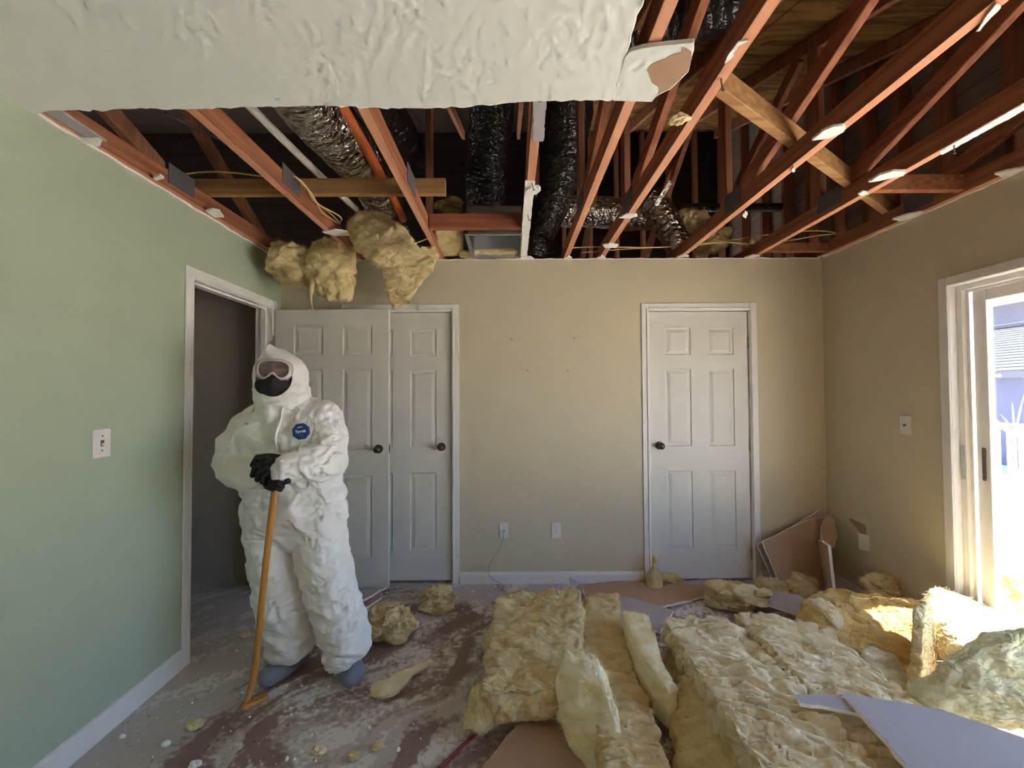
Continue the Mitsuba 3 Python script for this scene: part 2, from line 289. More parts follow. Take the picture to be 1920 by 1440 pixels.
def tm(man):
    q = man.to_mesh(); return trimesh.Trimesh(q.vert_properties[:, :3], q.tri_verts, process=False)
struct('wall_right', tm(wr), 'm_beige')
struct('wall_front', box(-1.9, XR + 0.12, YF - 0.115, YF, 0, H), 'm_beige')

# what is left of the ceiling: its torn edge runs across the room and then back towards the camera
edge = [(-1.619,1.473,2.427), (-1.538,1.473,2.427), (-1.426,1.474,2.427), (-1.300,1.463,2.427), (-1.177,1.469,2.427), (-1.005,1.465,2.427), (-0.850,1.457,2.427), (-0.737,1.455,2.427), (-0.589,1.458,2.427), (-0.479,1.464,2.427), (-0.390,1.468,2.427), (-0.273,1.468,2.427), (-0.140,1.460,2.427), (-0.046,1.447,2.427), (0.056,1.437,2.427), (0.157,1.432,2.427), (0.267,1.430,2.427), (0.363,1.428,2.427),
        (0.354,1.336,2.427), (0.348,1.238,2.427), (0.345,1.147,2.427), (0.345,1.060,2.427), (0.333,0.978,2.427)]
rng = np.random.default_rng(5)
ep = []
for a, b in zip(edge, edge[1:]):
    a, b = A(*a[:2]), A(*b[:2]); n = max(1, int(np.linalg.norm(b - a) / 0.02))
    ep += [a + (b - a) * k / n + (rng.normal(0, 0.0025, 2) if k else 0) for k in range(n)]
ep.append(A(*edge[-1][:2]))
ep = np.vstack([[[lx(1.5) - 0.03, 1.502]], ep, [[0.37, YF], [-1.72, YF]]])
struct('ceiling', prism(ep, H - 0.0125, H), 'm_ceiling')
rim = [A(q[0], q[1], H - 0.009 + rng.normal(0, 0.002)) for q in ep[1:-3]]
struct('trim_1', tube(rim, 0.004, raw=True, sides=5), 'm_plaster')
k = thing('ceiling_scrap', 'cracked flap of white ceiling board at the torn edge, with a brown bare patch', 'ceiling board')
sc = [(0.361,1.437,2.427), (0.355,1.341,2.427), (0.349,1.241,2.426), (0.360,1.220,2.425), (0.391,1.206,2.423), (0.441,1.195,2.420), (0.496,1.186,2.417), (0.529,1.180,2.415), (0.541,1.207,2.416), (0.548,1.243,2.417), (0.561,1.291,2.419), (0.549,1.330,2.421), (0.535,1.372,2.423), (0.510,1.396,2.424), (0.499,1.412,2.425), (0.494,1.437,2.425)]
o, M, n = frame(sc)
if n[2] < 0: M[:3, 1] *= -1; M[:3, 2] *= -1; o = o * A(1, -1)
q = prism(o, 0, 0.013); q.apply_transform(M); add(k + '__board', q, 'm_ceiling')
bp = [(0.430,1.290,2.424), (0.440,1.261,2.423), (0.471,1.242,2.421), (0.486,1.223,2.419), (0.508,1.215,2.418), (0.501,1.195,2.417), (0.517,1.200,2.416), (0.535,1.211,2.416), (0.542,1.226,2.417), (0.552,1.264,2.418), (0.557,1.291,2.419), (0.547,1.327,2.421), (0.531,1.367,2.423), (0.511,1.386,2.424), (0.502,1.399,2.425), (0.496,1.368,2.424), (0.462,1.340,2.424)]
o2 = (np.array(bp) - M[:3, 3]) @ M[:3, :2]
o2 = jag(o2, 0.0015, 0.012, 8)
q = prism(o2, -0.0016, -0.0004); q.apply_transform(M); t = add(k + '__torn_paper', q, 'm_paper'); tag(t, 'bare brown paper where the face tore off')

# baseboards, casings
def baseboard(key, x0, x1, y, f):
    pr_ = [(0, 0), (-0.014, 0), (-0.014, 0.062), (-0.011, 0.070), (-0.006, 0.074), (-0.006, 0.082), (0, 0.085)]
    return f(pr_, x0, x1, y)
def bb_x(prof, x0, x1, y):
    m = prism(prof, 0, x1 - x0); m.apply_transform(np.array([[0, 0, 1, x0], [1, 0, 0, y], [0, 1, 0, 0], [0, 0, 0, 1]], float)); m.fix_normals(); return m
PROF = [(0, 0), (-0.014, 0), (-0.014, 0.062), (-0.011, 0.070), (-0.007, 0.074), (-0.006, 0.082), (0, 0.085)]
struct('baseboard_back', cat_([bb_x(PROF, XC1 + 0.058, XD0 - 0.058, D), bb_x(PROF, XD1 + 0.058, XR, D)]), 'm_trim')
m = bb_x([(0, 0), (-0.014, 0), (-0.014, 0.085), (-0.010, 0.096), (0, 0.10)], YF, DY0 - 0.055, 0)   # along y
v = np.array(m.vertices); m.vertices = np.stack([-v[:, 1], v[:, 0], v[:, 2]], 1); m.fix_normals()
struct('baseboard_left', shear(m), 'm_trim')
m = bb_x(PROF, SY1 + 0.07, D, 0); v = np.array(m.vertices); m.vertices = np.stack([XR + v[:, 1], v[:, 0], v[:, 2]], 1); m.fix_normals()
struct('baseboard_right', m, 'm_trim')
def casing(x0, x1, z1, w=0.055):
    """casing round a doorway in the back wall, two steps deep, as seen from the room (towards -y)"""
    p = []
    for (a, b, dp) in ((0.0, w, 0.010), (0.004, w * 0.35, 0.017)):
        p += [rbox(x0 - b, x0 - a, D - dp, D, 0, z1 + b, 0.003), rbox(x1 + a, x1 + b, D - dp, D, 0, z1 + b, 0.003), rbox(x0 - a, x1 + a, D - dp, D, z1 + a, z1 + b, 0.003)]
    p += [box(x0 - 0.004, x0 + 0.002, D - 0.004, D + 0.115, 0, z1), box(x1 - 0.002, x1 + 0.004, D - 0.004, D + 0.115, 0, z1), box(x0, x1, D - 0.004, D + 0.115, z1 - 0.002, z1 + 0.004),
          box(x0 + 0.002, x0 + 0.016, D + 0.05, D + 0.09, 0, z1), box(x1 - 0.016, x1 - 0.002, D + 0.05, D + 0.09, 0, z1), box(x0, x1, D + 0.05, D + 0.09, z1 - 0.016, z1)]
    return cat_(p)
struct('trim_2', casing(XC0, XC1, DT), 'm_trim'); struct('trim_3', casing(XD0, XD1, DT), 'm_trim')
p = []
for a, b, dp in ((0.0, 0.057, 0.011), (0.006, 0.022, 0.017)):
    p += [rbox(0, dp, DY0 - b, DY0 - a, 0, DH + b, 0.003), rbox(0, dp, DY1 + a, DY1 + b, 0, DH + b, 0.003), rbox(0, dp, DY0 - a, DY1 + a, DH + a, DH + b, 0.003)]
p += [box(-0.115, 0.003, DY0 - 0.006, DY0 + 0.004, 0, DH), box(-0.115, 0.003, DY1 - 0.004, DY1 + 0.006, 0, DH), box(-0.115, 0.003, DY0, DY1, DH - 0.004, DH + 0.006),
      box(-0.075, -0.038, DY0, DY0 + 0.014, 0, DH), box(-0.075, -0.038, DY1 - 0.014, DY1, 0, DH), box(-0.075, -0.038, DY0, DY1, DH - 0.014, DH)]
struct('trim_4', shear(cat_(p)), 'm_trim')
# hallway beyond the doorway, closets beyond the other two doors
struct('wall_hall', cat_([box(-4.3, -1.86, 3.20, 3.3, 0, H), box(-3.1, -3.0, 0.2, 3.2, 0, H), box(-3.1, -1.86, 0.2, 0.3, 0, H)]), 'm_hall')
struct('ceiling_hall', box(-3.1, -1.86, 0.2, 3.3, H + 0.005, H + 0.02), 'm_ceiling')
struct('wall_closet', cat_([box(-1.9, XR, 4.05, 4.1, 0, H), box(-1.9, -1.86, 3.3, 4.05, 0, H), box(0.28, 0.34, 3.3, 4.05, 0, H), box(XR, XR + 0.1, 3.3, 4.1, 0, H)]), 'm_beige')
struct('ceiling_closet', box(-1.9, XR + 0.1, D + 0.125, 4.1, H - 0.02, H - 0.005), 'm_ceiling')

# six-panel doors
def panel_mesh(x0, x1, z0, z1):
    v, f = [], []
    for ins, dep in ((0, 0), (0.004, 0.0065), (0.011, 0.0075), (0.016, 0.007), (0.036, 0.0015), (0.0375, 0.001)):
        v += [(x0 + ins, dep, z0 + ins), (x1 - ins, dep, z0 + ins), (x1 - ins, dep, z1 - ins), (x0 + ins, dep, z1 - ins)]
    for r in range(5):
        for k in range(4):
            a, b, c, d = r * 4 + k, r * 4 + (k + 1) % 4, r * 4 + 4 + (k + 1) % 4, r * 4 + 4 + k; f += [(a, b, c), (a, c, d)]
    f += [(20, 21, 22), (20, 22, 23)]
    return trimesh.Trimesh(np.array(v, float), f, process=False)
COLS, ROWS = ((0.164, 0.422), (0.595, 0.856)), ((0.108, 0.400), (0.493, 0.783), (0.836, 0.939))
def door(key, x, y, W, z0=0.02, Hd=2.014, hinge=0, knob=0.10, label=None):
    T = np.eye(4); T[:3, 3] = (x, y, z0)
    man = m3.Manifold.cube((W, 0.035, Hd)); rects = [(a * W, b * W, c * Hd, d * Hd) for a, b in COLS for c, d in ROWS]
    for a, b, c, d in rects:
        man = man - m3.Manifold.cube((b - a, 0.009, d - c)).translate((a, -0.001, c)) - m3.Manifold.cube((b - a, 0.009, d - c)).translate((a, 0.027, c))
    m = tm(man); m.apply_transform(T); struct(key, m, 'm_white')
    for back in (0, 1):
        for q in rects:
            m = panel_mesh(*q)
            if back: m.vertices[:, 1] = 0.035 - m.vertices[:, 1]; m.invert()
            m.apply_transform(T); add(key + '__panel', m, 'm_white')
    zk = 0.4955 * Hd
    k = lathe([(0, 0.062), (0.012, 0.061), (0.021, 0.055), (0.0255, 0.045), (0.024, 0.035), (0.015, 0.027), (0.0115, 0.022), (0.0115, 0.010), (0.016, 0.008), (0.030, 0.006), (0.0315, 0.001), (0.0315, 0), (0, 0)])
    R_ = trimesh.transformations.rotation_matrix(math.pi / 2, (1, 0, 0)); k.apply_transform(R_); k.apply_translation((x + knob * W, y, z0 + zk))
    t = add(key + '__knob', k, 'm_bronze', 40); tag(t, 'round dark bronze knob')
    ly = lambda e: box(e - 0.0015, e + 0.0015, y + 0.008, y + 0.030, z0 + zk - 0.03, z0 + zk + 0.03)
    add(key + '__latch', ly(x if knob < 0.5 else x + W), 'm_steel')
    hx = x if hinge == 0 else x + W
    for hz in (0.2, 1.02, 1.80):
        add(key + '__hinge', cat_([trimesh.creation.cylinder(0.006, 0.09, sections=12, transform=trimesh.transformations.translation_matrix((hx + (-0.003 if hinge == 0 else 0.003), y - 0.004, hz)))]), 'm_steel', 40)
door('door_1', -1.7095, 3.060, 0.823, z0=0.025, Hd=2.012, hinge=0, knob=0.915)
door('door_2', XC0 + 0.006, D + 0.014, XC1 - XC0 - 0.014, hinge=0, knob=0.905)
door('door_3', XD0 + 0.006, D + 0.014, XD1 - XD0 - 0.012, hinge=1, knob=0.095)
# sliding glass door in the right wall
p = []
for a, b, dp in ((0.0, 0.050, 0.012),):
    p += [rbox(XR - dp, XR, SY1 + a, SY1 + b, 0, SH + b, 0.003), rbox(XR - dp, XR, SY0 - b, SY0 - a, 0, SH + b, 0.003), rbox(XR - dp, XR, SY0 - a, SY1 + a, SH + a, SH + b, 0.003)]
p += [box(XR - 0.004, XR + 0.12, SY1 - 0.002, SY1 + 0.004, 0, SH), box(XR - 0.004, XR + 0.12, SY0 - 0.004, SY0 + 0.002, 0, SH), box(XR - 0.004, XR + 0.12, SY0, SY1, SH - 0.002, SH + 0.004)]
struct('trim_5', cat_(p), 'm_trim')
fr = []
for x0, x1, a, b in ((XR + 0.035, XR + 0.115, 0.002, 0.030), (XR + 0.055, XR + 0.062, 0.030, 0.045), (XR + 0.105, XR + 0.115, 0.030, 0.042)):
    fr += [rbox(x0, x1, SY1 - b, SY1 - a, 0, SH - a, 0.002), rbox(x0, x1, SY0 + a, SY0 + b, 0, SH - a, 0.002), rbox(x0, x1, SY0 + b, SY1 - b, SH - b, SH - a, 0.002), rbox(x0, x1, SY0 + b, SY1 - b, 0, b, 0.002)]
struct('door_4', cat_(fr), 'm_vinyl')
def slider(key, y0, y1, x, lab):
    s = 0.068
    m = cat_([rbox(x, x + 0.034, y0, y0 + s, 0.035, SH - 0.035, 0.004), rbox(x, x + 0.034, y1 - s, y1, 0.035, SH - 0.035, 0.004), rbox(x, x + 0.034, y0 + s, y1 - s, SH - 0.035 - s, SH - 0.035, 0.004), rbox(x, x + 0.034, y0 + s, y1 - s, 0.035, 0.035 + s + 0.03, 0.004),
              rbox(x - 0.004, x + 0.005, y0 + s - 0.012, y0 + s, 0.13, SH - 0.1, 0.002), rbox(x - 0.004, x + 0.005, y1 - s, y1 - s + 0.012, 0.13, SH - 0.1, 0.002)])
    a = add('door_4__sash', m, 'm_vinyl'); tag(a, lab)
    add(a + '__pane', box(x + 0.016, x + 0.019, y0 + s - 0.004, y1 - s + 0.004, 0.12, SH - 0.1), 'm_glass'); return a
s1 = slider('a', 1.02, SY1 - 0.052, XR + 0.066, 'sliding sash with a dark pull')
s2 = slider('b', SY0 + 0.035, 1.09, XR + 0.104, 'fixed sash')
add(s1 + '__pull', rbox(XR + 0.058, XR + 0.067, SY1 - 0.098, SY1 - 0.080, 0.955, 1.125, 0.004), 'm_grey')
t = add('door_4__strike_plate', cat_([rbox(XR + 0.030, XR + 0.0365, SY1 - 0.022, SY1 - 0.008, 0.95, 1.13, 0.001), rbox(XR + 0.028, XR + 0.031, SY1 - 0.019, SY1 - 0.011, 1.00, 1.03, 0.001), rbox(XR + 0.028, XR + 0.031, SY1 - 0.019, SY1 - 0.011, 1.06, 1.09, 0.001)]), 'm_galv')

# ------------------------------------------------------------------ attic
def roofz(y): return 2.64 + 0.375 * y
a0, a1 = -1.3, 6.2
th = math.atan(0.375)
tag('roof', kind='structure'); USED['roof'] = 0
for i in range(6):
    for j in range(4):
        x0, s0 = -4.6 + i * 1.222, -1.4 + j * 2.05 + (0.9 if i % 2 else 0)
        m = box(x0 + 0.002, min(x0 + 1.218, 2.64), s0, s0 + 2.045, 0, 0.012)
        m.apply_transform(trimesh.transformations.rotation_matrix(th, (1, 0, 0))); m.apply_translation((0, 0, 2.64)); add('roof__panel', m, 'm_osb' if x0 > 0.2 or j == 0 else 'm_dark')  # far left panels near black: attic shade put into the colour
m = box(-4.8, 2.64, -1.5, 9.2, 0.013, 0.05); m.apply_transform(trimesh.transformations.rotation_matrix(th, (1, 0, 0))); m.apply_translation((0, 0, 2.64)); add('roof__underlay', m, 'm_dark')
tag('wall_attic_back', kind='structure')
for i in range(11, 20): add('wall_attic_back__stud', rbox(-3.0 + i * 0.30, -2.962 + i * 0.30, 4.72, 4.81, 2.0, 4.4, 0.002), 'm_woodz')
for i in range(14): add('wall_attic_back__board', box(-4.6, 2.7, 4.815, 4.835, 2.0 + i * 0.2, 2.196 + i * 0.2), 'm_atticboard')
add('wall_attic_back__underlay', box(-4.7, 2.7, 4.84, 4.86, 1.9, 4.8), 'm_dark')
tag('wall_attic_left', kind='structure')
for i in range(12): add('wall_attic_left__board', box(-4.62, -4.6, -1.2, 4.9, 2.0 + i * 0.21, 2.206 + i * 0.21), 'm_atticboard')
tag('wall_gable', kind='structure')
for i, y in enumerate((-0.9, -0.45, 0.0, 0.45, 0.9, 1.22, 1.62, 2.02, 2.36, 2.62, 2.86, 3.15, 3.42, 3.72, 4.05, 4.4)):
    add('wall_gable__stud', rbox(2.44, 2.525, y - 0.019, y + 0.019, 2.44, roofz(y) - 0.02, 0.002), 'm_woodz')
for i in range(14):
    z = 2.42 + i * 0.165; y0 = max(-1.2, (z - 2.64) / 0.375 - 0.35)
    add('wall_gable__board', box(2.528, 2.55, y0, 4.85, z, z + 0.161), 'm_siding')
add('wall_gable__underlay', prism([(-1.3, 2.40), (4.9, 2.40), (4.9, 4.6), (-1.3, 2.35)], 0, 0.02), 'm_dark')
M = np.array([[0, 0, 1, 2.552], [1, 0, 0, 0], [0, 1, 0, 0], [0, 0, 0, 1]], float)
mm = prism([(-1.3, 2.3), (4.9, 2.3), (4.9, 4.7), (-1.3, 2.3)], 0, 0.02); mm.apply_transform(M); mm.fix_normals(); scene['wall_gable__underlay'] = mikit.ply(mm, 'm_dark')
struct('wall_eave', box(-4.6, 2.6, -1.3, -1.25, 2.0, 2.8), 'm_dark')

def plate(p, w, h, ax='x'):
    return rbox(p[0] - 0.002, p[0] + 0.002, p[1] - w / 2, p[1] + w / 2, p[2] - h / 2, p[2] + h / 2, 0.0008)
TR = [(-1.70, 'long wooden ceiling joist running above the green wall', 2), (-1.14, 'ceiling joist left of the orange pipe, with cables stapled along it', 2),
      (-0.525, 'ceiling joist that the hanging yellow insulation droops beside, right of the orange pipe', 2), (0.103, 'ceiling joist with white painted drywall strip left beside black duct', 0),
      (0.425, 'ceiling joist right of the thick black duct, first to pass the cracked ceiling flap', 1), (0.693, 'ceiling joist over the white door with plaster streak along its underside', 2),
      (1.293, 'ceiling joist that carries the large white leaf-shaped scrap', 3), (1.845, 'ceiling joist nearest the gable, with a half painted white underside', 3), (2.357, 'brown ceiling joist lying on top of the right beige wall', 0)]
for i, (x, lab, kind) in enumerate(TR):
    k = thing('roof_truss', lab, 'roof truss', 'roof trusses over the room')
    far = 5.0 if i < 9 else 4.7
    add(k + '__bottom_chord', rbox(x - 0.019, x + 0.019, -1.1, 4.7, H + 0.001, H + 0.09, 0.002), 'm_wood')
    t = add(k + '__underside', rbox(x - 0.0185, x + 0.0185, -1.05, D, H - 0.0005, H + 0.0012, 0.0004), 'm_litwood'); tag(t, 'paler strip under the chord, light from below painted into the wood')  # thin strip added to paint the lit underside
    add(k + '__top_chord', beam((x, -1.2, roofz(-1.2) - 0.05), (x, 4.75, roofz(4.75) - 0.05), 0.038, 0.089), 'm_woodz')
    if i == 0:
        add(k + '__web', beam((x - 0.02, 1.15, 2.90), (x - 0.02, 2.06, 2.53), 0.036, 0.085), 'm_woodz')
        add(k + '__web', beam((x - 0.12, 2.0, 3.24), (x - 0.12, 3.1, 2.56), 0.036, 0.085), 'm_woodz')
    else:
        if i not in (1, 2): add(k + '__web', beam((x, 1.05, 2.985), (x, 2.30, 2.545), 0.036, 0.085), 'm_wood')
        if i == 2: add(k + '__web', rbox(x - 0.012, x + 0.024, 2.66, 2.745, H + 0.09, 3.5, 0.002), 'm_woodz')
        elif i == 1: pass
        elif kind >= 1: add(k + '__web', rbox(x - 0.018, x + 0.018, 2.445, 2.53, H + 0.09, roofz(2.49) - 0.05, 0.002), 'm_woodz')
        if kind >= 2 and i > 2: add(k + '__web', beam((x, 2.62, 3.53), (x, 4.25, 2.55), 0.036, 0.085), 'm_woodz')
    for sx in (-1, 1):
        t = add(k + '__nail_plate', plate((x + sx * 0.021, 2.14 if i < 3 else 2.38, H + 0.075), 0.17, 0.10), 'm_grey')
# loose boards in the attic
k = thing('brace', 'pale tan board lying flat across the left joists above the hanging insulation', 'board')
b0, b1 = (-1.817,2.330,2.590), (-0.359,2.330,2.584)
add(k + '__board', rbox(-1.78, b1[0], 2.32, 2.358, H + 0.092, H + 0.181, 0.002), 'm_woodx')
k = thing('brace', 'tan diagonal board crossing over the right-hand joists behind the leaf-shaped scrap', 'board')
add(k + '__board', beam((0.772,1.533,2.575), (2.442,2.664,2.575), 0.040, 0.089), 'm_woodx')
k = thing('blocking', 'dark red wooden header between two joists above the metal duct boot', 'board')
add(k + '__board', rbox(-0.50, 0.083, 2.585, 2.623, H + 0.002, H + 0.095, 0.002), 'm_woodred')
k = thing('blocking', 'short lit wooden block between the rightmost joists, near the white-painted joist', 'board')
add(k + '__board', rbox(1.865, 2.338, 2.13, 2.168, H + 0.01, H + 0.092, 0.002), 'm_wood')
k = thing('blocking', 'short wooden block low between the rightmost joists by the back wall', 'board')
add(k + '__board', rbox(1.865, 2.338, 3.06, 3.098, H + 0.01, H + 0.075, 0.002), 'm_wood')
struct('trim_6', cat_([box(-1.9, XR + 0.12, D + 0.02, D + 0.11, H, H + 0.003)]), 'm_woodred')
k = thing('hanger_board', 'narrow upright board beside the joist, holding the foil strap of the duct', 'board')
add(k + '__board', beam((1.345,3.200,3.396), (1.220,3.350,2.981), 0.038, 0.06, up=(0, 1, 0)), 'm_wood')
k = thing('strap', 'shiny foil strap holding the silver duct up to a board', 'strap')
add(k + '__band', beam((1.222,3.150,3.017), (1.137,3.250,2.875), 0.034, 0.003, up=(0, 1, 0.2), bev=0.0005), 'm_foil')

# ducts and pipes
def duct(key, pts, r, m, label, cat, rib=0.004, pitch=0.045, n=140, sides=28, seed=2, part='sleeve', lump=0.0):
    n = int(n * 1.6); sides = int(sides * 1.5) if lump else sides
    k = thing(key, label, cat); q = tube(pts, r, n, sides, rib, pitch)
    if lump:
        v, nn = np.array(q.vertices), np.array(q.vertex_normals)
        q.vertices = v + nn * (lump * (2 * (meshkit.fbm(v * 8 + seed, 2, seed) - 0.5) + 0.5 * (ridge(v * 17 + seed, seed) - 0.5) + 0.35 * (ridge(v * 36 + seed, seed + 1) - 0.5)))[:, None]
    add(k + '__' + part, q, m, True); return k
k = duct('flexible_duct', [(-0.946,1.400,2.718), (-0.928,1.700,2.773), (-0.934,2.050,2.797), (-0.923,2.400,2.830), (-0.915,2.800,2.847), (-0.994,3.300,2.889)], 0.145, 'm_foil', 'crinkled silver foil duct between the two left joists', 'duct', 0.002, 0.05, lump=0.018)
k = duct('flexible_duct', [(-0.731,2.150,3.047), (-0.706,2.500,3.067), (-0.670,2.900,3.048), (-0.697,3.500,3.067)], 0.105, 'm_blackplastic', 'black plastic covered duct beside the orange pipe', 'duct', 0.001, lump=0.014, seed=4)
k = duct('flexible_duct', [(-0.114,3.000,3.688), (-0.157,3.300,3.442), (-0.201,3.600,3.206), (-0.254,3.900,3.002)], 0.17, 'm_blackplastic', 'wide black duct deep in the shadow behind the wooden header', 'duct', 0.001, lump=0.014, seed=6)
k = duct('flexible_duct', [(0.428,2.750,3.570), (0.406,2.950,3.379), (0.396,3.100,3.156), (0.345,3.200,2.922), (0.259,3.270,2.723), (0.186,3.330,2.512)], [0.17, 0.17, 0.16, 0.135, 0.12, 0.11], 'm_blackplastic', 'thick glossy black duct coming down beside the white-painted joist', 'duct', 0.0, 0.06, lump=0.018, seed=7)
add(k + '__tie', tube([(0.276,2.880,3.078), (0.366,2.860,3.040), (0.483,2.900,3.096)], 0.006, 20, 8), 'm_black', True)
k = duct('flexible_duct', [(0.367,3.620,2.989), (0.664,3.600,2.984), (0.978,3.570,2.946), (1.192,3.500,2.915)], 0.125, 'm_foil', 'horizontal silver foil duct behind the joists over the white door', 'duct', 0.0012, 0.05, lump=0.014, seed=8)
k = duct('flexible_duct', [(1.145,3.450,2.992), (1.235,3.420,2.889), (1.305,3.380,2.732), (1.373,3.350,2.556)], [0.125, 0.12, 0.105, 0.10], 'm_foil', 'short bent silver foil branch of the duct, ending by the wall top', 'duct', 0.0012, 0.05, n=80, lump=0.013, seed=9)
k = duct('flexible_duct', [(0.701,2.350,3.472), (0.891,2.250,3.449), (1.061,2.150,3.423), (1.240,2.050,3.452)], 0.13, 'm_blackplastic', 'shiny black duct high under the roof above the cracked ceiling flap', 'duct', 0.003, 0.05, lump=0.012, seed=10)
k = duct('drain_pipe', [(1.364,3.750,3.080), (2.615,3.750,3.080)], 0.038, 'm_blackplastic', 'straight black pipe running level behind the right joists', 'pipe', 0, n=12, sides=18, part='pipe')
add(k + '__coupling', tube([(2.471,3.750,3.081), (2.615,3.750,3.080)], 0.047, 6, 18), 'm_blackplastic', 40)
k = duct('sprinkler_pipe', [(-0.793,1.900,2.783), (-0.769,2.280,2.735), (-0.724,2.850,2.607)], 0.026, 'm_orangepipe', 'straight orange plastic sprinkler pipe beside the silver duct', 'pipe', 0, n=30, sides=18, part='pipe')
k = duct('conduit', [(-1.193,1.860,2.743), (-1.139,2.250,2.713), (-1.047,2.850,2.682)], 0.020, 'm_whitepipe', 'slim white plastic pipe left of the silver duct', 'pipe', 0, n=30, sides=16, part='pipe')
k = duct('conduit', [(-1.571,1.900,2.706), (-1.573,2.700,2.921)], 0.006, 'm_grey', 'thin dark cable in the shadow above the left joists', 'cable', 0, n=16, sides=8, part='cable')
# metal boot for the ceiling register
k = thing('duct_boot', 'open galvanised metal register box set beside the header', 'duct')
bx0, bx1, by0, by1, t = -0.265, 0.075, 2.66, 3.09, 0.004
m = cat_([box(bx0, bx0 + t, by0, by1, H - 0.015, H + 0.17), box(bx1 - t, bx1, by0, by1, H - 0.015, H + 0.17), box(bx0, bx1, by0, by0 + t, H - 0.015, H + 0.17), box(bx0, bx1, by1 - t, by1, H - 0.015, H + 0.17), box(bx0, bx1, by0, by1, H + 0.17, H + 0.174)])
add(k + '__body', m, 'm_galv')
f = 0.022
add(k + '__flange', cat_([rbox(bx0 - f, bx0, by0 - f, by1 + f, H - 0.018, H - 0.013, 0.001), rbox(bx1, bx1 + 0.004, by0 - f, by1 + f, H - 0.018, H - 0.013, 0.001), rbox(bx0, bx1, by0 - f, by0, H - 0.018, H - 0.013, 0.001), rbox(bx0, bx1, by1, by1 + f, H - 0.018, H - 0.013, 0.001)]), 'm_galv')
# cables
def cable(label, pts, r=0.0045, m='m_wire', key='cable', cat='cable', n=50):
    k = thing(key, label, cat); add(k + '__sheath', tube(pts, r, n, 8), m, True); return k
cable('yellow electrical cable lying along the top of the pale tan board', [(-1.794,2.300,2.634), (-1.626,2.290,2.643), (-1.473,2.280,2.628), (-1.310,2.250,2.594), (-1.155,2.200,2.562), (-1.097,2.170,2.527)])
cable('outer yellow cable of the looped bundle hanging beside the left joist', [(-1.120,2.150,2.542), (-1.098,2.200,2.542), (-1.104,2.300,2.528), (-1.113,2.450,2.527), (-1.103,2.720,2.526)])
cable('middle yellow cable of the looped bundle hanging beside the left joist', [(-1.096,2.130,2.531), (-1.070,2.200,2.508), (-1.089,2.300,2.498), (-1.075,2.450,2.505), (-1.107,2.720,2.537)])
cable('innermost yellow cable of the looped bundle hanging beside the left joist', [(-1.077,2.130,2.512), (-1.042,2.200,2.471), (-1.051,2.300,2.450), (-1.081,2.450,2.467), (-1.117,2.720,2.530)])
cable('thin yellow cable drooping across the hanging insulation', [(-1.031,2.600,2.437), (-0.892,2.630,2.370), (-0.722,2.620,2.339), (-0.555,2.620,2.375), (-0.509,2.660,2.414)], 0.0035)
cable('yellow cable lying across the joists behind the white door, left of the other loop', [(0.453,3.120,2.502), (0.732,3.120,2.508), (0.975,3.130,2.507), (1.235,3.160,2.524)], 0.0045)
cable('lower pale cable running flat behind the wall top over the white door', [(0.536,3.140,2.472), (0.820,3.150,2.498), (1.250,3.200,2.534)], 0.003)
cable('upper yellow cable sweeping to the right above the back wall', [(1.365,3.200,2.538), (1.652,3.200,2.578), (1.919,3.100,2.588), (2.088,3.000,2.573), (2.224,2.950,2.556), (2.303,2.950,2.541)], 0.0045)
cable('lower yellow cable sweeping to the right above the back wall', [(1.388,3.160,2.528), (1.672,3.160,2.551), (1.970,3.120,2.535), (2.164,3.000,2.534), (2.315,2.970,2.541)], 0.0045)
cable('short loose yellow cable end between the right joists', [(1.652,3.200,2.586), (1.743,3.180,2.550), (1.805,3.160,2.534)], 0.0045)
cable('thin dark wire hanging below the thick black duct', [(0.135,3.120,2.491), (0.213,3.100,2.460), (0.334,3.120,2.470)], 0.002, 'm_black')

# ------------------------------------------------------------------ drywall scraps left on the joists
def scrap(pts, label, th=0.010, m='m_ceiling', seed=1, back=None):
    """a torn flake of ceiling board: outline on its lower face"""
    k = thing('drywall_scrap', label, 'plaster scrap'); o, M, n = frame(pts)
    if n[2] > 0: M[:3, 1] *= -1; M[:3, 2] *= -1; o = o * A(1, -1)
    o = jag(o, 0.0015, 0.010, seed); q = prism(o, -th, 0); q.apply_transform(M); q.fix_normals(); add(k + '__flake', q, m)
    if back: add(k + '__torn_paper', (lambda w: (w.apply_transform(M), w)[1])(prism(np.array(Polygon(jag(np.array(o) * 0.6, 0.002, 0.01, seed + 1)).buffer(0.0).exterior.coords)[:-1], 0.0002, 0.0012)), back)
    return k
z_ = 2.428
scrap([(1.220,1.673,2.430), (1.218,1.618,2.430), (1.239,1.585,2.430), (1.271,1.579,2.430), (1.293,1.592,2.430), (1.305,1.615,2.430), (1.297,1.639,2.430), (1.281,1.660,2.430)], 'large white leaf-shaped scrap hanging on the long joist over the sliding door side', seed=2)
scrap([(1.737,2.012,2.430), (1.733,1.942,2.430), (1.762,1.914,2.430), (1.825,1.910,2.430), (1.853,1.953,2.430), (1.809,1.977,2.430), (1.780,2.002,2.430)], 'white tongue-shaped scrap on the rightmost joist by the short lit block', seed=3)
scrap([(0.078,2.074,2.425), (0.103,2.047,2.425), (0.143,2.048,2.425), (0.155,2.075,2.425), (0.136,2.114,2.425), (0.093,2.120,2.425)], 'pinkish round scrap on the white-painted joist beside the black duct', 0.018, 'm_plaster', seed=4)
scrap([(0.631,2.417,2.430), (0.656,2.373,2.430), (0.718,2.367,2.430), (0.733,2.395,2.430), (0.695,2.425,2.430)], 'small pale scrap on the joist in front of the silver duct', 0.008, 'm_plaster', seed=5)
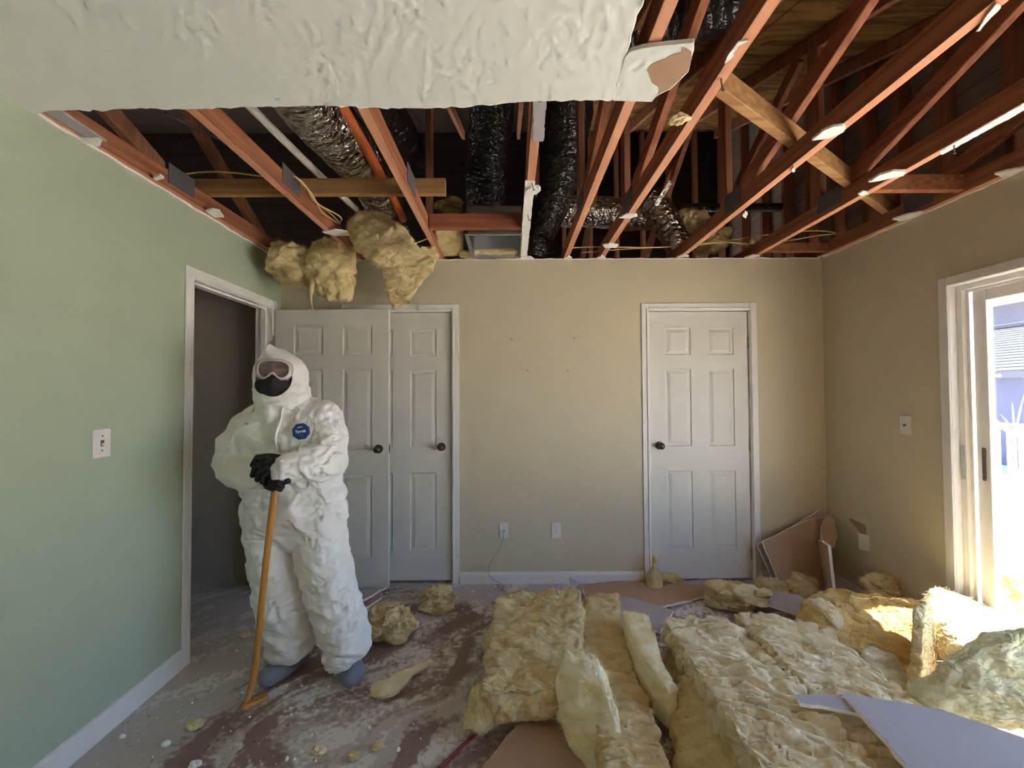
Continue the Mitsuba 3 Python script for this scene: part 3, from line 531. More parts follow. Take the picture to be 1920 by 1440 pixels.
scrap([(0.636,2.864,2.430), (0.673,2.834,2.430), (0.746,2.865,2.430), (0.741,2.918,2.430), (0.662,2.917,2.430)], 'small pale scrap low on the joist over the left edge of the white door', 0.008, 'm_plaster', seed=6)
scrap([(1.337,2.394,2.430), (1.324,2.344,2.430), (1.351,2.365,2.430), (1.376,2.431,2.430)], 'tiny white chip halfway along the rightmost joist', 0.01, 'm_plaster', seed=7)
scrap([(1.284,1.892,2.430), (1.281,1.870,2.430), (1.314,1.911,2.430), (1.308,1.920,2.430)], 'tiny white chip hanging under the joist beyond the leaf-shaped scrap', 0.01, 'm_plaster', seed=8)
scrap([(1.789,2.138,2.430), (1.788,2.104,2.430), (1.835,2.127,2.430), (1.826,2.156,2.430)], 'tiny white chip on the rightmost joist below the tongue-shaped scrap', 0.008, 'm_plaster', seed=9)
scrap([(1.319,1.162,2.430), (1.292,1.112,2.430), (1.278,1.077,2.430), (1.302,1.087,2.430), (1.314,1.128,2.430), (1.327,1.159,2.430)], 'white torn paper streak at the near end of the long right joist', 0.004, 'm_ceiling', seed=10)
scrap([(0.667,1.282,2.434), (0.663,1.233,2.434), (0.666,1.199,2.434), (0.695,1.192,2.434), (0.675,1.216,2.434), (0.679,1.260,2.434)], 'ragged white plaster streak under the joist beside the cracked ceiling flap', 0.004, 'm_ceiling', seed=11)
scrap([(0.076,2.003,2.437), (0.122,2.003,2.437), (0.126,3.102,2.437), (0.074,3.102,2.437)], 'long strip of white-painted drywall still nailed along the joist to the back wall', 0.006, 'm_plaster', seed=12)
scrap([(0.084,1.450,2.436), (0.129,1.447,2.436), (0.138,1.681,2.436), (0.095,1.680,2.436)], 'grey strip of bare board under the joist at the torn ceiling edge', 0.010, 'm_greypaper', seed=13)
scrap([(1.831,1.764,2.437), (1.828,1.459,2.437), (1.875,1.493,2.437), (1.869,1.792,2.437)], 'long white painted strip left under the rightmost joist at the photo edge', 0.003, 'm_plaster', seed=26)
scrap([(-1.664,1.472,2.432), (-1.599,1.480,2.432), (-1.611,1.667,2.432), (-1.665,1.653,2.432)], 'grey strip of bare board between the green wall and the first joist', 0.008, 'm_greypaper', seed=27)
for pts, lab, sd in (([(-1.685,1.636,2.430), (-1.614,1.640,2.430), (-1.614,1.653,2.430), (-1.677,1.700,2.430), (-1.690,1.678,2.430)], 'largest white scrap on top of the green wall, nearest the torn ceiling', 14),
                     ([(-1.658,1.942,2.430), (-1.610,1.923,2.430), (-1.614,1.952,2.430), (-1.668,1.971,2.430)], 'small white scrap on top of the green wall, second from the torn ceiling', 15),
                     ([(-1.676,2.302,2.430), (-1.624,2.283,2.430), (-1.598,2.303,2.430), (-1.631,2.387,2.430), (-1.686,2.387,2.430)], 'rounded white scrap on top of the green wall, third from the torn ceiling', 16),
                     ([(-1.174,2.615,2.430), (-1.076,2.573,2.430), (-1.018,2.608,2.430), (-1.021,2.670,2.430), (-1.113,2.678,2.430)], 'torn grey-white scrap where the left joist meets the hanging insulation', 17),
                     ([(0.035,3.182,2.435), (0.074,3.108,2.435), (0.154,3.121,2.435), (0.190,3.197,2.435)], 'white plaster bit at the wall end of the white-painted joist', 18),
                     ([(0.405,3.152,2.432), (0.433,3.091,2.432), (0.469,3.153,2.432)], 'white plaster bit at the wall end of the joist right of the black duct', 19),
                     ([(0.651,3.156,2.432), (0.678,3.094,2.432), (0.721,3.144,2.432)], 'white plaster bit at the wall end of the joist over the white door left edge', 20),
                     ([(1.249,3.139,2.432), (1.272,3.078,2.432), (1.335,3.115,2.432)], 'white plaster bit at the wall end of the joist over the white door middle', 21),
                     ([(1.767,3.146,2.432), (1.796,3.085,2.432), (1.866,3.122,2.432)], 'white plaster bit at the wall end of the joist over the white door right edge', 22),
                     ([(2.329,3.166,2.432), (2.336,3.104,2.432), (2.371,3.093,2.432)], 'white plaster bit in the corner between the back wall and the right wall', 23),
                     ([(2.267,2.467,2.435), (2.289,2.400,2.435), (2.347,2.358,2.435), (2.374,2.408,2.435), (2.350,2.499,2.435)], 'cream plaster strip along the top of the right wall, nearer the corner', 24),
                     ([(2.279,1.951,2.435), (2.305,1.918,2.435), (2.357,1.900,2.435), (2.392,1.919,2.435), (2.354,1.981,2.435)], 'cream plaster strip along the top of the right wall, at the photo edge', 25)):
    scrap(pts, lab, 0.009, 'm_plaster', seed=sd)
struct('trim_7', shear(tube([(0.004, y, H - 0.004 + 0.004 * math.sin(y * 31) * math.sin(y * 13)) for y in np.linspace(1.5, D - 0.02, 120)], 0.007, raw=True, sides=6)), 'm_plaster')
struct('trim_8', tube([(XR - 0.003, y, H - 0.003 + 0.003 * math.sin(y * 37) * math.sin(y * 11)) for y in np.linspace(1.2, D - 0.02, 120)], 0.005, raw=True, sides=6), 'm_plaster')
struct('trim_9', tube([(x, D - 0.003, H - 0.002 + 0.003 * math.sin(x * 37) * math.sin(x * 17)) for x in np.linspace(-1.7, XR - 0.02, 160)], 0.004, raw=True, sides=6), 'm_plaster')
for i, (x, y, lab) in enumerate(((0.112, 2.02, 'bent nail under the white-painted joist, nearest the ceiling edge'), (0.106, 2.38, 'bent nail under the white-painted joist, just before the white strip'), (0.694, 1.35, 'dark bent nail under the joist beside the ragged plaster streak'), (1.846, 1.72, 'dark nail under the half-painted rightmost joist'))):
    k = thing('nail', lab, 'nail'); add(k + '__shank', tube([(x, y, H + 0.02), (x, y, H - 0.02), (x + 0.006, y + 0.004, H - 0.034)], 0.0025, 10, 8), 'm_steel', True)
    add(k + '__head', trimesh.creation.cylinder(0.005, 0.002, sections=12, transform=trimesh.transformations.translation_matrix((x + 0.006, y + 0.004, H - 0.035))), 'm_steel')

# ------------------------------------------------------------------ hanging insulation
m = clump_mesh((-1.475,2.860,2.320), (0.165, 0.15, 0.15), 3, 0.022, fine=0.003, lump=0.4)
insulation('insulation_clump', m, 'rounded clump of yellow wool hanging in the corner above the open door, left half', group=None, seed=4)
m = clump_mesh((-1.217,2.860,2.260), (0.155, 0.15, 0.19), 5, 0.02, fine=0.003, lump=0.4)
insulation('insulation_clump', m, 'rounded clump of yellow wool hanging above the open door, right half with a loose tail', seed=5)
k = thing('insulation_tail', 'long pale wisp of wool dangling onto the top of the open door', 'insulation'); m = tube([(-1.286,2.760,2.207), (-1.299,2.750,2.116), (-1.315,2.770,2.050), (-1.314,2.800,1.979)], [0.02, 0.012, 0.008, 0.004], 40, 10); wool(m, 0.008, 4, fine=0.003); add(k + '__wool_body', m, 'm_wool', True)
m = batt_mesh([[(-1.027,2.720,2.614), (-0.758,2.750,2.608)], [(-0.989,2.620,2.468), (-0.627,2.640,2.451)], [(-0.868,2.560,2.322), (-0.468,2.600,2.314)]], 0.13, 6, amp=0.03, rip=0.01, down=(0, 0.4, -1), soft=0.9)
insulation('insulation_clump', m, 'thick folded wool pad stuffed between the left joists beside the orange pipe', seed=6)
m = batt_mesh([[(-0.943,2.780,2.371), (-0.493,2.800,2.383)], [(-0.877,2.820,2.240), (-0.522,2.840,2.281)], [(-0.865,2.900,2.152), (-0.659,2.900,2.132)], [(-0.860,2.960,2.069), (-0.702,2.960,2.083)]], 0.09, 7, amp=0.028, rip=0.012, down=(0, 1, 0.1), soft=0.8, tear=0.07)
insulation('insulation_clump', m, 'ragged tongue of yellow wool drooping over the closet door frame', seed=7)
m = batt_mesh([[(-0.494,2.690,2.470), (-0.302,2.692,2.470)], [(-0.551,3.219,2.470), (-0.357,3.171,2.470)]], 0.06, 8, amp=0.014, rip=0.008, down=(0, 0, 1))
insulation('insulation_pad', m, 'small square pad of pale wool left of the metal register box', seed=8, fuzz=600)
m = batt_mesh([[(-0.378,3.078,2.447), (0.062,3.060,2.447)], [(-0.392,3.191,2.444), (0.064,3.172,2.444)]], 0.03, 9, amp=0.006, rip=0.0, down=(0, 0, 1), res=0.01)
insulation('insulation_pad', m, 'thin line of wool along the wall top under the metal register box', seed=9, fuzz=300, length=0.015)
m = clump_mesh((-0.436,3.000,2.769), (0.10, 0.10, 0.035), 11, 0.012, 4)
insulation('insulation_clump', m, 'small flat wool lump just above the dark red header', seed=10, fuzz=400)
m = clump_mesh((1.671,3.450,2.678), (0.10, 0.12, 0.10), 12, 0.02, 4)
insulation('insulation_clump', m, 'small bright wool lump behind the joists over the white door', seed=11, fuzz=500)
m = clump_mesh((1.552,3.600,2.896), (0.12, 0.12, 0.09), 13, 0.03, 4)
insulation('insulation_clump', m, 'dim wool lump in the attic beside the silver duct branch', seed=12, fuzz=400)
for q, lab, sd in (((0.631,1.547,2.440), 'yellow wool shred caught under the joist right of the ceiling flap', 21), ((1.210,2.700,2.561), 'tiny wool shred in the attic above the silver duct end', 22), ((1.803,3.100,2.541), 'tiny wool shred on the cable between the right joists', 23)):
    k = thing('insulation_shred', lab, 'insulation'); m = clump_mesh(q, (0.030, 0.02, 0.012) if sd == 21 else (0.014, 0.014, 0.012), sd, 0.012, 3); add(k + '__wool_body', m, 'm_wool', True)

# ------------------------------------------------------------------ insulation on the floor
def top(q, dz=0.0): return [[A(*a) + A(0, 0, dz), A(*b) + A(0, 0, dz)] for a, b in q]
G = 'fallen insulation batts'
m = batt_mesh([[(-0.114,2.638,0.170), (0.453,2.731,0.190)], [(-0.117,2.242,0.180), (0.376,2.276,0.200)], [(-0.135,1.965,0.200), (0.324,1.999,0.200)], [(-0.167,1.778,0.200), (0.256,1.793,0.200)]], 0.135, 31, amp=0.030, rip=0.045, tear=0.03, soft=0.25)
insulation('insulation_batt', m, 'thick yellow batt at the left of the pile, its front end drooping to the floor', m='m_wool', seed=31, fuzz=7000)
m = batt_mesh([[(-0.172,1.832,0.170), (0.228,1.841,0.150)], [(-0.196,1.778,0.120), (0.089,1.824,0.100)], [(-0.211,1.717,0.060), (-0.078,1.756,0.060)]], 0.09, 32, amp=0.028, rip=0.012, down=(0, 0.8, -0.6), soft=0.8)
insulation('insulation_clump', m, 'ragged yellow flap hanging from the front of the leftmost batt', m='m_wool', seed=32, fuzz=3000)
m = batt_mesh([[(0.480,2.809,0.120), (0.707,2.761,0.120)], [(0.364,2.244,0.120), (0.602,2.241,0.120)], [(0.320,1.869,0.130), (0.592,1.866,0.130)], [(0.306,1.551,0.140), (0.546,1.549,0.140)], [(0.288,1.305,0.120), (0.513,1.303,0.120)]], 0.115, 33, amp=0.02, rip=0.040)
insulation('insulation_batt', m, 'narrow sunken batt in the gap right of the thick leftmost batt', m='m_wool', seed=33, fuzz=5000)
m = batt_mesh([[(0.626,2.401,0.200), (0.751,2.353,0.200)], [(0.589,2.113,0.220), (0.708,2.112,0.220)], [(0.599,1.905,0.220), (0.677,1.923,0.220)], [(0.641,1.763,0.200), (0.693,1.785,0.200)]], 0.19, 34, amp=0.012, rip=0.006, soft=0.25)
insulation('insulation_batt', m, 'golden strip of batt standing on edge between the sunken batt and the wide one', m='m_woollit', seed=34, fuzz=3000)
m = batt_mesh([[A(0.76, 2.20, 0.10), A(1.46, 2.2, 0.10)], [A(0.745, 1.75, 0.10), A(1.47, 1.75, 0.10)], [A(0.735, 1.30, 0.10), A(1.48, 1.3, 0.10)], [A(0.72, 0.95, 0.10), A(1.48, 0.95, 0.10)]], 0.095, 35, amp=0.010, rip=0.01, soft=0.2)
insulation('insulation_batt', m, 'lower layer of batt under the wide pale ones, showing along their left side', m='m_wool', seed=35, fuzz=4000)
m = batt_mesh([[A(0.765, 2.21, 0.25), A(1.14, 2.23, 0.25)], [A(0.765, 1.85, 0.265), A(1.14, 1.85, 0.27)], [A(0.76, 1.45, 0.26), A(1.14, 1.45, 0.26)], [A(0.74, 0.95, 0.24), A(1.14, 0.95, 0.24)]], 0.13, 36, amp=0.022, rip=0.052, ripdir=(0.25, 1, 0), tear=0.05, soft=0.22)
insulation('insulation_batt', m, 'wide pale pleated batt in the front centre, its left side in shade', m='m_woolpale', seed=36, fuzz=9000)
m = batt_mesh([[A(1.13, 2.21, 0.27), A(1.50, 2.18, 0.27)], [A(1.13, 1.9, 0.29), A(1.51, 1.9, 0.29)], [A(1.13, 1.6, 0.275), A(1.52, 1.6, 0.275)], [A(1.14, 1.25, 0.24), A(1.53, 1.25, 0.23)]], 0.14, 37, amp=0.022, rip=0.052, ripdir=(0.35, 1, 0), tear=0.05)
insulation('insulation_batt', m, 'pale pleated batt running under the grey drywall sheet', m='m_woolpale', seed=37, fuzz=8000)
m = batt_mesh([[(0.214,1.798,0.250), (0.356,1.768,0.260)], [(0.189,1.780,0.170), (0.382,1.692,0.220)], [(0.183,1.729,0.100), (0.398,1.609,0.170)], [(0.219,1.649,0.050), (0.410,1.553,0.100)], [(0.291,1.580,0.020), (0.429,1.513,0.060)]], 0.10, 38, amp=0.022, rip=0.010, down=(0.15, 0.9, -0.3), soft=0.6, tear=0.08)
insulation('insulation_clump', m, 'bright torn chunk of wool standing in front of the sunken batt', m='m_woollit', seed=38, fuzz=4000, length=0.04)
m = batt_mesh([[(0.739,1.962,0.130), (0.820,1.870,0.190)], [(0.662,1.766,0.090), (0.800,1.671,0.170)], [(0.593,1.586,0.070), (0.794,1.490,0.150)], [(0.572,1.408,0.050), (0.762,1.313,0.140)]], 0.075, 61, amp=0.022, rip=0.024, soft=0.5)
insulation('insulation_clump', m, 'shaded slumped wool filling the gap along the left side of the wide pale batt', m='m_wool', seed=61, fuzz=3000)
m = batt_mesh([[(1.504,2.265,0.240), (1.752,2.492,0.220)], [(1.658,2.204,0.270), (1.988,2.513,0.240)], [(1.796,2.107,0.280), (2.205,2.508,0.250)], [(1.919,2.053,0.270), (2.339,2.462,0.270)]], 0.2, 39, amp=0.05, rip=0.022, soft=0.6)
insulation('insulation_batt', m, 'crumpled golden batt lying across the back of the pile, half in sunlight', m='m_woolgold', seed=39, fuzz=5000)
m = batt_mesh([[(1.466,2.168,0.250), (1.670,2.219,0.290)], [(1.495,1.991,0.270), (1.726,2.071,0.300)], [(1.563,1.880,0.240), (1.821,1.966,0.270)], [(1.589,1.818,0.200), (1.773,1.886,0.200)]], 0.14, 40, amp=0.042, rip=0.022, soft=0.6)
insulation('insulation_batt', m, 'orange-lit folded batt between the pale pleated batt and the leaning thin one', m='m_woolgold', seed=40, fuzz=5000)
m = batt_mesh([[(1.589,2.281,0.310), (1.657,2.295,0.320)], [(1.546,2.109,0.320), (1.637,2.133,0.320)], [(1.529,1.986,0.280), (1.580,2.003,0.280)]], 0.06, 41, amp=0.012, rip=0.004)
insulation('insulation_clump', m, 'pale finger of wool lying on the crumpled golden batt', m='m_woolpale', seed=41, fuzz=1200)
m = batt_mesh([[(1.559,1.903,0.280), (1.667,1.851,0.280)], [(1.504,1.811,0.250), (1.673,1.809,0.250)], [(1.476,1.740,0.210), (1.573,1.693,0.210)]], 0.1, 42, amp=0.018, rip=0.022, ripdir=(0.3, 1, 0.2))
insulation('insulation_clump', m, 'bluish white pleated piece left of the leaning thin batt', m='m_woolwhite', seed=42, fuzz=1500)
m = batt_mesh([[(1.751,1.856,0.460), (1.812,1.868,0.470)], [(1.640,1.753,0.340), (1.676,1.744,0.360)], [(1.559,1.678,0.200), (1.595,1.678,0.210)]], 0.30, 43, amp=0.006, rip=0.004, down=(0.80, 0.58, -0.1), soft=0.05)
insulation('insulation_batt', m, 'thin batt leaning on edge, its narrow yellow side facing the room', m='m_wool', seed=43, fuzz=1500)
m = batt_mesh([[(2.100,2.161,0.450), (2.641,2.181,0.270)], [(1.935,1.956,0.420), (2.402,2.006,0.280)], [(1.884,1.833,0.380), (2.236,1.889,0.300)], [(1.861,1.740,0.340), (2.051,1.781,0.320)]], 0.17, 44, amp=0.018, rip=0.016, down=(-0.15, -0.1, -1))
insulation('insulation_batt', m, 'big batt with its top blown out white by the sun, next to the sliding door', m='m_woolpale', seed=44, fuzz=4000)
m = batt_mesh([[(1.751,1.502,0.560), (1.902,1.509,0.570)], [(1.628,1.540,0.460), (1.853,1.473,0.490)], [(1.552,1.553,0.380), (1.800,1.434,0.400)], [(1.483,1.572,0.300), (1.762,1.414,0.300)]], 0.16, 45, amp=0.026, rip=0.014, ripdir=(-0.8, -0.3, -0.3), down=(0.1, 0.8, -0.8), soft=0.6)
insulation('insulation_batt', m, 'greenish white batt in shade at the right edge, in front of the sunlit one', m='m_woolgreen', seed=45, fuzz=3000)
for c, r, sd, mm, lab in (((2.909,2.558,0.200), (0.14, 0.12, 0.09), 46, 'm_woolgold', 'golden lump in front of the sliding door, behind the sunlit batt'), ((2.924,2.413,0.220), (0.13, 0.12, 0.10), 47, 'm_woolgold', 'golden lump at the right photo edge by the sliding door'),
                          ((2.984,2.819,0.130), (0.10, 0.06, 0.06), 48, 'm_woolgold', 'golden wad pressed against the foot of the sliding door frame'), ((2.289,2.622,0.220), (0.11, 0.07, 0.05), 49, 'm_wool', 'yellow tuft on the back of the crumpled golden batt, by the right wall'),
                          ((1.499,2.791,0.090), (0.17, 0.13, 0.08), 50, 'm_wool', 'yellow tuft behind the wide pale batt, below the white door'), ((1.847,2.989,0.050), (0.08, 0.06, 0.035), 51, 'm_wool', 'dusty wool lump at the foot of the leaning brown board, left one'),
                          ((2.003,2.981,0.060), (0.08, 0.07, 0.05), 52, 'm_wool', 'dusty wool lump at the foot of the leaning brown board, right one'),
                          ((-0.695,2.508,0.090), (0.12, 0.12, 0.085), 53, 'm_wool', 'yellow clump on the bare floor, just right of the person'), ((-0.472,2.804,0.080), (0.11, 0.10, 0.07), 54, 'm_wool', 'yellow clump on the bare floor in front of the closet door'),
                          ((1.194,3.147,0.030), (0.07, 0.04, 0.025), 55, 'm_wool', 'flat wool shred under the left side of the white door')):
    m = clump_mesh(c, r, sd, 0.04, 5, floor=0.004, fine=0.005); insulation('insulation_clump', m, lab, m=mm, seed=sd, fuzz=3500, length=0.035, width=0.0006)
m = lathe([(0, 0.225), (0.006, 0.22), (0.012, 0.16), (0.022, 0.13), (0.045, 0.08), (0.060, 0.02), (0.055, 0.0), (0, 0)], 36); m = m.subdivide().subdivide(); m.apply_translation(A(*(1.040,3.090,0.025)) * A(1, 1, 0) + A(0, 0, 0.004)); wool(m, 0.018, 56, fine=0.006)
insulation('insulation_clump', m, 'small cone of wool propped against the left jamb of the white door', seed=56, fuzz=900)
m = tube([(-0.644,2.025,0.030), (-0.569,2.028,0.040), (-0.527,2.110,0.035), (-0.474,2.170,0.030), (-0.429,2.229,0.025)], [0.035, 0.04, 0.03, 0.022, 0.016], 60, 16, flat=0.7); wool(m, 0.016, 57, fine=0.006)
insulation('insulation_shred', m, 'curled pale strip of wool on the floor near the right boot', m='m_woolpale', seed=57, fuzz=900)
for i, (q, r, mm, lab) in enumerate((((-1.361,1.842,0.008), .032, 'm_wool', 'flat yellow wool shred left of the bar tip'), ((-1.568,2.516,0.008), .035, 'm_wool', 'yellow shred in the doorway behind the bar'), ((-0.762,1.702,0.008), .026, 'm_woolpale', 'pale pear-shaped shred at the bottom of the photo'), ((-0.621,1.676,0.008), .022, 'm_wool', 'round yellow shred at the bottom of the photo, left one of two'), ((-0.540,1.720,0.008), .022, 'm_wool', 'round yellow shred at the bottom of the photo, right one of two'),
                                        ((-1.402,1.743,0.008), .016, 'm_plaster', 'white pebble of plaster near the green wall'), ((-1.214,1.648,0.008), .018, 'm_plaster', 'white plaster chip at the lower left photo edge'), ((-0.849,2.363,0.008), .018, 'm_plaster', 'white plaster chip behind the right boot'))):
    k = thing('scrap', lab, 'scrap'); m = clump_mesh(q, (r, r * 0.8, r * 0.45), 60 + i, r * 0.25, 4, floor=0.001, fine=0.003); add(k + '__body', m, mm, True)

# ------------------------------------------------------------------ drywall sheets on the floor
board('drywall_sheet', [(1.188,1.542,0.325), (1.465,1.469,0.320), (1.602,1.362,0.310), (1.704,1.292,0.310), (1.468,1.087,0.300), (1.115,1.074,0.290), (1.163,1.266,0.305), (1.178,1.414,0.315)], 'lavender grey drywall sheet lying on the pile at the lower right', 'drywall sheet', 'm_greypaper', 'm_paper', 0.016, amp=0.004, seed=71, toward=(1.2, 1.4, 3))
board('drywall_sheet', [(1.031,1.556,0.315), (1.156,1.546,0.315), (1.289,1.503,0.315), (1.262,1.449,0.305), (1.147,1.486,0.305), (1.022,1.520,0.305)], 'narrow grey drywall strip tucked behind the lavender sheet', 'drywall sheet', 'm_greypaper', 'm_paper', 0.013, amp=0.004, seed=72, toward=(1.2, 1.4, 3))
board('drywall_sheet', [(0.508,3.110,0.012), (0.843,3.193,0.012), (1.400,3.097,0.012), (1.381,2.936,0.012), (0.941,2.782,0.012), (0.502,2.859,0.012)], 'brown paper side of a board lying below the white door', 'drywall sheet', 'm_paper', 'm_greypaper', 0.013, amp=0.006, seed=73, toward=(0.7, 2.9, 3))
board('drywall_sheet', [(0.730,2.907,0.030), (0.883,2.817,0.030), (1.024,2.705,0.030), (0.866,2.474,0.030), (0.626,2.504,0.030)], 'pale grey board corner showing between the sunken batt and the wide batt', 'drywall sheet', 'm_greypaper', 'm_paper', 0.013, amp=0.003, seed=74, toward=(0.7, 2.6, 3))
board('drywall_sheet', [(1.589,2.651,0.090), (1.715,2.789,0.100), (1.859,2.743,0.100), (1.869,2.660,0.100), (1.707,2.523,0.090)], 'small pale board corner behind the pleated batts, under the leaning brown board', 'drywall sheet', 'm_greypaper', 'm_paper', 0.013, amp=0.003, seed=75, toward=(1.4, 2.4, 3))
board('drywall_sheet', [(0.068,1.867,0.030), (0.201,1.913,0.030), (0.259,1.685,0.030), (0.280,1.431,0.030), (-0.198,1.435,0.030), (-0.111,1.594,0.030)], 'brown board on the floor at the bottom centre, under the bright wool chunk', 'drywall sheet', 'm_paper', 'm_greypaper', 0.013, amp=0.003, seed=76, toward=(0, 1.4, 3))
board('drywall_sheet', [(-1.147,3.012,0.030), (-0.984,3.030,0.028), (-0.889,3.083,0.030), (-1.011,2.774,0.050), (-1.120,2.804,0.050)], 'small grey board scrap under the edge of the open door', 'drywall sheet', 'm_greypaper', 'm_paper', 0.012, amp=0.004, seed=77, toward=(-0.9, 2.6, 3))
board('drywall_sheet', [(-1.035,2.878,0.020), (-0.933,3.015,0.020), (-0.895,2.938,0.012), (-0.960,2.808,0.012)], 'brown underside of a second scrap beneath the small grey one by the open door', 'drywall sheet', 'm_paper', 'm_greypaper', 0.012, amp=0.003, seed=78, toward=(-0.9, 2.6, 3))
board('drywall_sheet', [(0.401,3.000,0.126), (0.444,2.990,0.111), (0.472,2.980,0.089), (0.441,2.970,0.068), (0.396,2.970,0.069)], 'small white wedge of board standing by the back baseboard', 'drywall sheet', 'm_greypaper', 'm_paper', 0.013, amp=0.002, seed=79)
board('drywall_sheet', [(1.818,3.090,0.331), (1.994,3.100,0.404), (2.182,3.115,0.480), (2.351,3.120,0.505), (2.308,3.090,0.444), (2.237,3.070,0.393), (2.200,3.010,0.188), (2.182,2.970,0.027), (1.876,2.970,0.081)], 'brown board leaning in the corner right of the white door, its torn right edge ragged', 'drywall sheet', 'm_paper', 'm_greypaper', 0.013, amp=0.002, seed=80)
board('drywall_sheet', [(1.803,3.125,0.292), (2.059,3.140,0.410), (2.295,3.150,0.540), (2.322,3.150,0.504), (2.248,3.060,0.167), (1.880,3.030,0.046)], 'second board behind the leaning brown one, its edge rising higher', 'drywall sheet', 'm_greypaper', 'm_paper', 0.013, amp=0.002, seed=81)
board('drywall_sheet', [(2.078,2.800,0.406), (2.102,2.740,0.134), (2.189,2.990,0.025), (2.237,3.060,0.351)], 'dark board leaning on the right wall, its white broken edge facing the room', 'drywall sheet', 'm_paper', 'm_paper', 0.016, amp=0.002, seed=82, toward=(0, 2.8, 0.5))
board('drywall_sheet', [(2.217,3.040,0.460), (2.271,3.050,0.514), (2.295,3.020,0.515), (2.292,2.980,0.422), (2.244,2.950,0.337), (2.207,2.960,0.319), (2.208,3.020,0.372)], 'torn tan paper flap at the top of the leaning boards', 'drywall sheet', 'm_paper', 'm_paper', 0.004, amp=0.003, seed=83, step=0.015)
rng = np.random.default_rng(11); ps = []
for i in range(420):
    x, y = rng.uniform(-1.65, 0.9), rng.uniform(1.2, 3.1); s = 0.0022 + 0.007 * rng.random() ** 4
    if rng.random() < 0.3: y = 2.85 + 0.28 * rng.random()
    if x > -0.32 and y < 2.9: x = -1.65 + (x + 0.32) * 1.05
    b = trimesh.creation.icosphere(subdivisions=1); b.vertices *= A(*(s * rng.uniform(0.6, 1.3, 3))) * (1 + 0.3 * rng.random((len(b.vertices), 1))); b.apply_translation((x, y, s * 0.4)); ps.append(b)
tag(add('plaster_crumbs', cat_(ps), 'm_plaster'), 'white plaster crumbs and dust grains scattered over the bare floor', 'crumbs', kind='stuff')

# ------------------------------------------------------------------ fittings on the walls
def plate_at(key, label, cat, c, n, w=0.072, h=0.115, t=0.006):
    """a switch or socket plate: centre on the wall, wall normal n (x or y axis)"""
    k = thing(key, label, cat); N = A(*n); s = np.cross(A(0, 0, 1), N); M = np.eye(4); M[:3, 0], M[:3, 1], M[:3, 2], M[:3, 3] = s, N, A(0, 0, 1), A(*c)
    put = lambda part, m, mm, sm=False: (m.apply_transform(M), m.fix_normals(), add(k + '__' + part, m, mm, sm))[2]
    put('plate', rbox(-w / 2, w / 2, 0, t, -h / 2, h / 2, 0.003), 'm_plate'); return k, put
def screw(put, x, z, t=0.006): put('screw', trimesh.creation.cylinder(0.0035, 0.002, sections=14, transform=trimesh.transformations.rotation_matrix(math.pi / 2, (1, 0, 0)) @ trimesh.transformations.translation_matrix((x, z, -t))), 'm_grey')
c = A(*(-1.700,1.766,1.219)); c[0] = lx(c[1]) + 0.001
k, put = plate_at('light_switch', 'white light switch on the green wall', 'light switch', c, (1, 0, 0), 0.078, 0.12)
put('slot', box(-0.008, 0.008, 0.0058, 0.0066, -0.013, 0.013), 'm_grey'); put('toggle', rbox(-0.0045, 0.0045, 0.006, 0.014, -0.010, 0.001, 0.001), 'm_plate'); screw(put, 0, 0.03); screw(put, 0, -0.03)
c = A(*(2.372,2.530,1.215)); c[0] = XR - 0.001
k, put = plate_at('cable_socket', 'white wall plate with a round jack beside the sliding door', 'wall plate', c, (-1, 0, 0))
put('jack', trimesh.creation.cylinder(0.007, 0.012, sections=18, transform=trimesh.transformations.rotation_matrix(math.pi / 2, (1, 0, 0)) @ trimesh.transformations.translation_matrix((0, 0, -0.009))), 'm_steel', 30)
c = A(*(-0.056,3.180,0.395)); c[1] = D - 0.001
k, put = plate_at('cable_socket', 'wall plate in the back wall that a thin cord hangs from', 'wall plate', c, (0, -1, 0))
put('jack', trimesh.creation.cylinder(0.007, 0.012, sections=18, transform=trimesh.transformations.rotation_matrix(math.pi / 2, (1, 0, 0)) @ trimesh.transformations.translation_matrix((0, -0.004, -0.009))), 'm_steel', 30)
k = thing('cord', 'thin pale cord curling from the wall plate down to the floor', 'cord')
add(k + '__sheath', tube([(-0.056,3.165,0.392), (-0.059,3.150,0.358), (-0.091,3.140,0.275), (-0.155,3.140,0.171), (-0.174,3.135,0.114), (-0.154,3.120,0.074), (-0.114,3.100,0.052), (-0.056,3.080,0.033)], 0.003, 60, 8), 'm_greypaper', True)
c = A(*(0.336,3.180,0.393)); c[1] = D - 0.001
k, put = plate_at('power_outlet', 'white double power outlet low on the back wall', 'outlet', c, (0, -1, 0))
for s in (-1, 1):
    put('socket', rbox(-0.016, 0.016, 0.006, 0.0075, s * 0.021 - 0.013, s * 0.021 + 0.013, 0.0007), 'm_plate')
    for dx in (-0.006, 0.006): put('slot', box(dx - 0.001, dx + 0.001, 0.0074, 0.0079, s * 0.021 - 0.002, s * 0.021 + 0.006), 'm_black')
screw(put, 0, 0)
k = thing('power_outlet', 'loose outlet plate beside the hole low in the right wall', 'outlet')
c = A(*(2.360,2.838,0.405)); m = rbox(-0.006, 0, -0.036, 0.036, -0.057, 0.057, 0.002); m.apply_transform(trimesh.transformations.rotation_matrix(0.5, (0, 0, 1))); m.apply_translation((XR - 0.008, c[1], c[2])); add(k + '__plate', m, 'm_plate')
struct('trim_10', box(XR + 0.013, XR + 0.016, 2.80, 3.02, 0.40, 0.56), 'm_paper')
